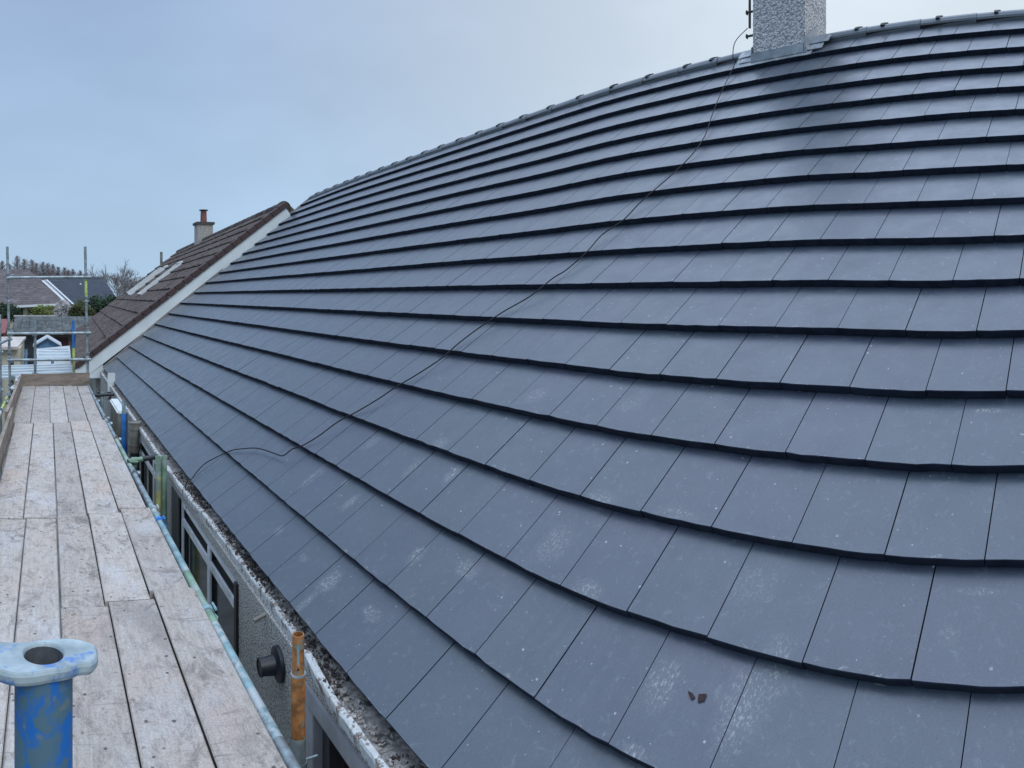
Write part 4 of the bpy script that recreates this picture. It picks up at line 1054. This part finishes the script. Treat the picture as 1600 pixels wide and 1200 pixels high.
m = MB(); m.box((-4.6, 20.0, G), (-.82, 23.5, -1.55)); m.build('wall', CREAM, sh)
m = MB(); quadroof(m, (-4.7, 19.8, -1.62), (-.9, 19.8, -1.50), (-.76, 23.6, -1.42), (-4.7, 23.6, -1.45), .08); m.build('roof', simple('pale_felt_roof', (.48, .44, .40), .9, .2, 2, .3, 30, 0, (.30, .2, .16), 1.7, (.55, .7)), sh)
m = MB(); m.box((-1.15, 19.985, -3.9), (-1.02, 19.999, -1.9)); m.build('downpipe', DARKP, sh)
m = MB(); m.box((-2.1, 19.97, -3.2), (-1.35, 19.999, -2.05)); m.build('door', GREYT, sh)
bs = empty('blue_shed', 'small blue timber shed with a pale gabled roof', 'shed')
BLUES = simple('faded_blue_timber', (.13, .25, .42), .7, .2, 5, .2, 20, cs=(6, 1, 1))
m = MB(); x0, x1, y0, y1 = -.50, .50, 27.4, 29.2; zE = -1.98; xm = .0; zR = -1.68
m.hexa([(x0, y0, G), (x1, y0, G), (x1, y1, G), (x0, y1, G), (x0, y0, zE), (x1, y0, zE), (x1, y1, zE), (x0, y1, zE)]); m.add([(x0, y0, zE), (x1, y0, zE), (xm, y0, zR), (x0, y1, zE), (x1, y1, zE), (xm, y1, zR)], [(0, 1, 2), (5, 4, 3)])
m.build('wall', BLUES, bs)
m = MB(); quadroof(m, (x0 - .1, y0 - .15, zE - .04), (xm, y0 - .15, zR + .02), (xm, y1 + .1, zR + .02), (x0 - .1, y1 + .1, zE - .04)); quadroof(m, (xm, y0 - .15, zR + .02), (x1 + .1, y0 - .15, zE - .04), (x1 + .1, y1 + .1, zE - .04), (xm, y1 + .1, zR + .02)); m.build('roof', CORR, bs)
m = MB(); m.box((x0 + .15, y0 - .03, -3.4), (x0 + .55, y0 - .004, -2.3)); m.build('window', PANE, bs)
m = MB()
for k in range(9): m.box((-1.85 + k * .12, 26.2, G), (-1.75 + k * .12, 26.23, -2.08))
m.box((-1.87, 26.23, -2.3), (-.77, 26.26, -2.22)); tag(m.build('blue_fence', BLUES), 'low blue boarded fence panel left of the blue shed', 'fence')
def mossroof():
    n = NT('grey_mossy_sheet_roof'); co = n.coord()
    c = n.mix(n.mr(n.noise(n.coord('Object', (1.6, .6, 1)), 2.2, 6, .75, 1.0), .38, .62), (.06, .07, .072), (.13, .14, .14))
    c = n.mix(n.mr(n.noise(co, 1.5, 5, .7, 1.2), .50, .62, 0, .85), c, (.035, .045, .04))
    c = n.mix(n.mr(n.noise(co, .5, 2), .55, .7, 0, .5), c, (.07, .10, .085))
    n.bump(n.noise(co, 6, 5), .5, .05)
    return n.out(c, .95, 0, .2)
ga = empty('garage_row', 'low row of garages under a long mottled grey sheet roof', 'garage')
m = MB(); 
for k in range(14):
    x = -1.75 + k * .42
    quadroof(m, (x, 31.5, -1.74), (x + .40, 31.5, -1.74), (x + .40, 36.2, -1.06), (x, 36.2, -1.06), .06)
m.build('roof', mossroof(), ga)
m = MB(); m.box((-1.85, 36.15, -1.10), (.55, 36.3, -1.0)); m.build('ridge_cap', simple('pale_ridge', (.42, .43, .42), .8), ga)
m = MB(); m.box((-1.7, 31.9, G), (4.1, 36.1, -1.78)); m.build('wall', simple('brown_garage_wall', (.17, .14, .12), .9, .3, 3), ga)
for x, c_ in ((-1.55, DARKP), (-.1, REDD), (1.25, simple('dark_blue_door', (.03, .08, .13), .6)), (2.6, GREYT)):
    m = MB(); m.box((x, 31.86, G), (x + 1.1, 31.899, -1.95)); m.build('door', c_, ga)
rs = empty('red_shed', 'dull red shed roof at the left beyond the cream outhouse', 'shed')
m = MB(); quadroof(m, (-4.2, 30.5, -1.66), (-1.95, 30.5, -1.66), (-1.95, 33.5, -1.12), (-4.2, 33.5, -1.12), .06); m.build('roof', simple('dull_red_roof', (.20, .075, .075), .85, .25, 2), rs)
m = MB(); m.box((-4.1, 30.7, G), (-2.05, 33.4, -1.7)); m.build('wall', simple('red_shed_wall', (.15, .06, .05), .9), rs)

def slated(name, c1, c2, streak=.6):
    n = NT(name); co = n.coord()
    u = n.new('ShaderNodeSeparateXYZ'); n.put(u.inputs[0], n.coord('UV'))
    row = n.math('MULTIPLY', u.outputs[1], 3.1); fl = n.math('FLOOR', row); fr = n.math('FRACT', row)
    cell = n.new('ShaderNodeTexWhiteNoise', noise_dimensions='2D'); cc_ = n.new('ShaderNodeCombineXYZ')
    n.put(cc_.inputs[0], n.math('FLOOR', n.math('MULTIPLY', u.outputs[0], 3.3))); n.put(cc_.inputs[1], fl); n.put(cell.inputs['Vector'], cc_.outputs[0])
    c = n.mix(cell.outputs[0], c1, c2)
    c = n.mix(n.mr(fr, .78, .98, 0, .75), c, tuple(q * .35 for q in c1))
    c = n.mix(n.mr(n.noise(n.coord('Object', (.6, 1, 1)), 1.1, 6, .75, .6), .5, .66, 0, streak), c, (.24, .22, .215))
    return n.out(c, .85, 0, .25)
def roofmesh(m, faces):
    """planar roof faces with their own length/slope uv"""
    uv = []
    for f in faces:
        f = [Vector(v) for v in f]; nrm = (f[1] - f[0]).cross(f[-1] - f[0]).normalized(); u = (f[1] - f[0]).normalized(); w = nrm.cross(u)
        m.add(f, [tuple(range(len(f)))]); uv += [((p - f[0]).dot(u), (p - f[0]).dot(w)) for p in f]
    m.uv = (m.uv or []) + uv
SLA = slated('brown_grey_slates', (.085, .075, .078), (.125, .11, .11)); SLB = slated('dark_blue_slates', (.040, .050, .066), (.052, .062, .08), .05)
# brown roofed bungalow
hA = empty('distant_house', 'far bungalow with a streaky brown grey roof, half hidden by the left upright', 'house')
P = lambda px, py, Y: tuple(atY(px, py, Y))
m = MB(); r0 = P(-70, 420, 53); r1 = P(43, 421, 53); e0 = P(-100, 481, 47); e1 = P(101, 476, 47); hk = P(66, 437, 51.5)
roofmesh(m, [(e0, e1, hk, r1, r0)])
bk_ = (e1[0] + .4, 58.5, e1[2]); roofmesh(m, [(e1, bk_, r1, hk)][:1]); roofmesh(m, [(bk_, (e0[0], 58.5, e0[2]), r0, r1)])
m.build('roof', SLA, hA)
def strip(mat, nm, par, a, b, w, t=.12):
    a, b = Vector(a), Vector(b); d = (b - a).normalized(); s = d.cross(Yv).normalized() * w / 2; m = MB()
    m.hexa([a - s, b - s, b - s + Yv * t, a - s + Yv * t, a + s, b + s, b + s + Yv * t, a + s + Yv * t]); return m.build(nm, mat, par)
strip(BARGE, 'fascia', hA, P(14, 479.5, 46.8), P(102, 475.5, 46.8), .16)
strip(BARGE, 'verge_trim', hA, P(66, 438, 50.8), P(113, 481, 46.9), .12)
strip(simple('pale_mortar_verge', (.42, .39, .40), .8), 'verge_mortar', hA, P(69, 438, 50.9), P(108, 477, 47.2), .22)
strip(BARGE, 'verge_trim', hA, P(73, 437, 50.6), P(119, 479, 46.6), .10)
m = MB(); m.hexa([(e0[0], 47.4, G), (e1[0] - .3, 47.4, G), (e1[0], 58, G), (e0[0], 58, G), (e0[0], 47.4, e0[2]), (e1[0] - .3, 47.4, e1[2] - .05), (e1[0] - .3, 58, e1[2]), (e0[0], 58, e0[2])]); m.build('wall', CREAM, hA)
for a, b in ((24, 36), (44, 52)):
    m = MB(); q0, q1 = atY(a, 482, 47.3), atY(b, 482, 47.3); m.box((q0.x, 47.25, -2.6), (q1.x, 47.35, q0.z)); m.build('window', PANE, hA)
m = MB(); q = atY(28, 468, 48); m.chunk(q, .12); m.build('roof_vent', WHITEP, hA)
hB = empty('distant_house', 'far house with a plain dark blue grey hipped roof', 'house')
m = MB(); a0, a1 = P(68, 433.5, 57), P(161, 433.5, 57); b0, b1 = P(60, 492, 50), P(200, 478, 50)
b1 = (b1[0], 50, b0[2] + .0)
roofmesh(m, [((b0[0], 50, b0[2]), b1, a1, a0), (b1, (b1[0], 64, b0[2]), a1), ((b1[0], 64, b0[2]), (b0[0], 64, b0[2]), a0, a1), ((b0[0], 64, b0[2]), (b0[0], 50, b0[2]), a0)])
m.build('roof', SLB, hB)
strip(LEAD, 'ridge', hB, tuple(Vector(a0) + Zv * .05 - Yv * .1), tuple(Vector(a1) + Zv * .05 - Yv * .1), .12)
m = MB(); m.box((b0[0] + .3, 50.5, G), (b1[0] - .3, 63.5, b0[2])); m.build('wall', HARL2, hB)
m = MB(); m.chunk(atY(126, 444, 53.5), .16); m.build('roof_vent', WHITEP, hB)

# ------------------------------------------------------------------ vegetation
def leafmat(name, a, b):
    n = NT(name); g = n.new('ShaderNodeAttribute', attribute_name='tr').outputs['Fac']
    return n.out(n.mix(g, a, b), .75, 0, .2)
def bush(name, lab, cat, centre, rad, nleaf, size, mat, seed, group=None, stem=None):
    rg = random.Random(seed); m = MB(); tr = []; cl = []
    for _ in range(26):
        while True:
            p = Vector((rg.uniform(-1, 1), rg.uniform(-1, 1), rg.uniform(-1, 1)))
            if .35 < p.length < 1: break
        cl.append((p, rg.uniform(.22, .42), rg.random()))
    for _ in range(nleaf):
        c, r, t = rg.choice(cl); q = c + Vector((rg.gauss(0, 1), rg.gauss(0, 1), rg.gauss(0, 1))) * r * .55
        if q.length > 1.15: continue
        p = Vector(centre) + Vector((q.x * rad[0], q.y * rad[1], q.z * rad[2])); s = size * rg.uniform(.5, 1.4)
        u = Vector((rg.gauss(0, 1), rg.gauss(0, 1), rg.gauss(0, 1))).normalized(); w = u.orthogonal().normalized()
        m.add([p - u * s, p + w * s * .5, p + u * s, p - w * s * .5], [(0, 1, 2, 3)]); tr += [min(1, max(0, t * .7 + rg.random() * .3))] * 4
    m.attr = tr
    e = empty(name, lab, cat, group)
    m.build('foliage', mat, e)
    k = MB(); b = Vector((centre[0], centre[1], G)); k.tube(b, Vector(centre), .08, .04, 8, False)
    for j in range(5): k.tube(b + Zv * (.3 + .2 * j), Vector(centre) + Vector((rg.uniform(-.6, .6) * rad[0], rg.uniform(-.6, .6) * rad[1], rg.uniform(-.2, .6) * rad[2])), .035, .01, 6, False)
    k.build('trunk', TIMBERD, e)
    return e
DKG = leafmat('dark_evergreen', (.012, .028, .018), (.035, .065, .035)); LTG = leafmat('yellow_green_leaves', (.07, .10, .025), (.20, .22, .07)); MIDG = leafmat('mid_green_leaves', (.04, .055, .02), (.10, .11, .05)); BLO = leafmat('white_blossom', (.25, .24, .23), (.6, .58, .58))
def put(px, py, Y): return atY(px, py, Y)
bush('evergreen_bush', 'large dark evergreen beside the far inner upright', 'bush', put(163, 487, 42), (1.15, 1.0, 1.05), 5200, .09, DKG, 1)
bush('shrub', 'mid green shrub just left of the dark evergreen', 'bush', put(128, 488, 41), (.75, .7, .75), 2600, .08, MIDG, 2)
bush('shrub', 'yellow green shrub under the eave of the brown roofed bungalow', 'bush', put(66, 492, 43), (1.05, .7, .62), 3200, .07, LTG, 3)
bush('blossom_shrub', 'twiggy shrub with whitish blossom by the foot of the pale verge', 'bush', put(100, 488, 42), (.62, .6, .75), 1500, .06, BLO, 4)
bush('shrub', 'dark green shrub low at the left edge behind the uprights', 'bush', put(9, 490, 44), (.9, .7, .7), 2400, .08, DKG, 5)
TWIG = simple('bare_twigs', (.20, .18, .175), .9, .25, 3, 0); TWIGG = simple('larch_twigs', (.24, .21, .215), .9, .25, 3, 0); TRK = simple('bark', (.09, .075, .065), .9, .3, 4)  # larch twig colour lightened for distance haze
def twig(m, a, b, r0, r1):
    a, b = Vector(a), Vector(b); d = (b - a).normalized(); u = d.orthogonal().normalized(); w = d.cross(u); vs = []
    for p, r in ((a, r0), (b, r1)):
        for k in range(3): t = 2 * PI * k / 3; vs.append(p + (u * math.cos(t) + w * math.sin(t)) * r)
    m.add(vs, [(0, 1, 4, 3), (1, 2, 5, 4), (2, 0, 3, 5)])
def larch(px, py, Y, seed, lab):
    rg = random.Random(seed); top = atY(px, py, Y); e = empty('larch_tree', lab, 'tree', 'bare larches behind the far roofs')
    base = Vector((top.x, top.y, G)); H = top.z - G; t = MB(); twig(t, base, top, .14, .012); t.build('trunk', TRK, e)
    m = MB(); n = 420
    for i in range(n):
        f = .25 + .74 * (i / n) ** .8; p = base + (top - base) * f; L = (1 - f) ** .8 * H * .30 * rg.uniform(.5, 1.3) + .15; a = rg.uniform(0, 2 * PI)
        q = p + Vector((math.cos(a) * L, math.sin(a) * L, L * rg.uniform(.25, 1.3))); twig(m, p, q, .022, .012)
        for _ in range(3):
            s = p + (q - p) * rg.uniform(.3, .95); l = L * .35; b = rg.uniform(0, 2 * PI); twig(m, s, s + Vector((math.cos(b) * l, math.sin(b) * l, rg.uniform(-.1, .6) * l)), .015, .010)
    m.build('crown', TWIGG, e)
LA = [(3, 408), (14, 412), (27, 400), (38, 405), (50, 406), (57, 411), (67, 409), (75, 411), (83, 413), (91, 417), (101, 418), (107, 422), (114, 421), (125, 423)]
order = ['first', 'second', 'third', 'fourth', 'fifth', 'sixth', 'seventh', 'eighth', 'ninth', 'tenth', 'eleventh', 'twelfth', 'thirteenth', 'last']
for i, (px, py) in enumerate(LA): larch(px, py, 118 + (i * 37 % 11), 60 + i, order[i] + ' bare larch from the left in the row behind the far roofs')
rg = random.Random(99); m = MB()
for i in range(5200):
    px = rg.uniform(-70, 150); Y = rg.uniform(128, 150); ph = (px - XV) / F; x = Y * math.tan(ph)
    top = (YH - (428 - 9 * rg.random() - 6 * noise.noise((px * .06, 3, 0)) + max(0, px - 60) * .09)) / F * Y
    z = top * rg.random() ** .35 - 1.5 * rg.random(); p = Vector((x, Y, z)); h = rg.uniform(.6, 2.2)
    twig(m, p - Zv * h, p + Vector((rg.gauss(0, .35), rg.gauss(0, .35), h * .3)), .035, .012)
for i in range(700):
    Y = rg.uniform(128, 150); x = Y * math.tan((rg.uniform(-70, 150) - XV) / F); twig(m, (x, Y, G), (x + rg.gauss(0, .3), Y, 2.4 * rg.random()), .10, .03)
tag(m.build('far_wood', TWIGG), 'brown leafless wood forming the skyline behind the larches', 'wood', None, 'stuff')
def bare(px, py, Y, spread, seed, lab):
    rg = random.Random(seed); top = atY(px, py, Y); base = Vector((top.x, top.y, G)); H = top.z - G
    e = empty('bare_tree', lab, 'tree', 'leafless trees beyond the dark roof'); t = MB(); m = MB()
    fork = base + Zv * H * .3; twig(t, base, fork, .16, .11); t.build('trunk', TRK, e)
    def grow(p, d, L, r, k):
        q = p + d * L; twig(m, p, q, r, r * .62)
        if k == 0: return
        for _ in range(rg.choice((2, 3, 3))):
            nd_ = (d + Vector((rg.gauss(0, spread), rg.gauss(0, spread), rg.gauss(.05, .3)))).normalized(); s = p + (q - p) * rg.uniform(.45, 1)
            grow(s, nd_, L * rg.uniform(.62, .85), max(.015, r * .62), k - 1)
    for _ in range(5): grow(fork - Zv * H * .05 * rg.random(), Vector((rg.gauss(0, spread), rg.gauss(0, spread), 1)).normalized(), H * .25, .08, 5)
    m.build('crown', TWIG, e)
bare(176, 408, 88, .30, 3, 'taller leafless tree rising right of the dark blue grey roof')
bare(189, 412, 92, .34, 13, 'leafless tree close behind the taller one')
bare(203, 418, 90, .5, 8, 'spreading leafless tree between the dark roof and the brown tiles')
bare(224, 415, 95, .45, 21, 'leafless tree partly hidden by the brown tiled roof')
# ------------------------------------------------------------------ give every thing an origin at its base and put the eye at its height
bpy.context.view_layer.update()
def kids(o): return [c for c in bpy.data.objects if c.parent == o]
def tree(o):
    r = [o]
    for c in kids(o): r += tree(c)
    return r
for o in [o for o in S.collection.objects if o.parent is None and o.type in ('MESH', 'EMPTY') and not o.get('_placed')]:
    ms = [q for q in tree(o) if q.type == 'MESH']
    if not ms: continue
    lo = [min(v.co[i] for q in ms for v in q.data.vertices) for i in range(3)]; hi = [max(v.co[i] for q in ms for v in q.data.vertices) for i in range(3)]
    c = Vector(((lo[0] + hi[0]) / 2, (lo[1] + hi[1]) / 2, lo[2]))
    for q in ms: q.data.transform(Matrix.Translation(-c))
    o.location = c + Vector((0, 0, CZ))
for o in S.collection.objects:
    if '_placed' in o: del o['_placed']
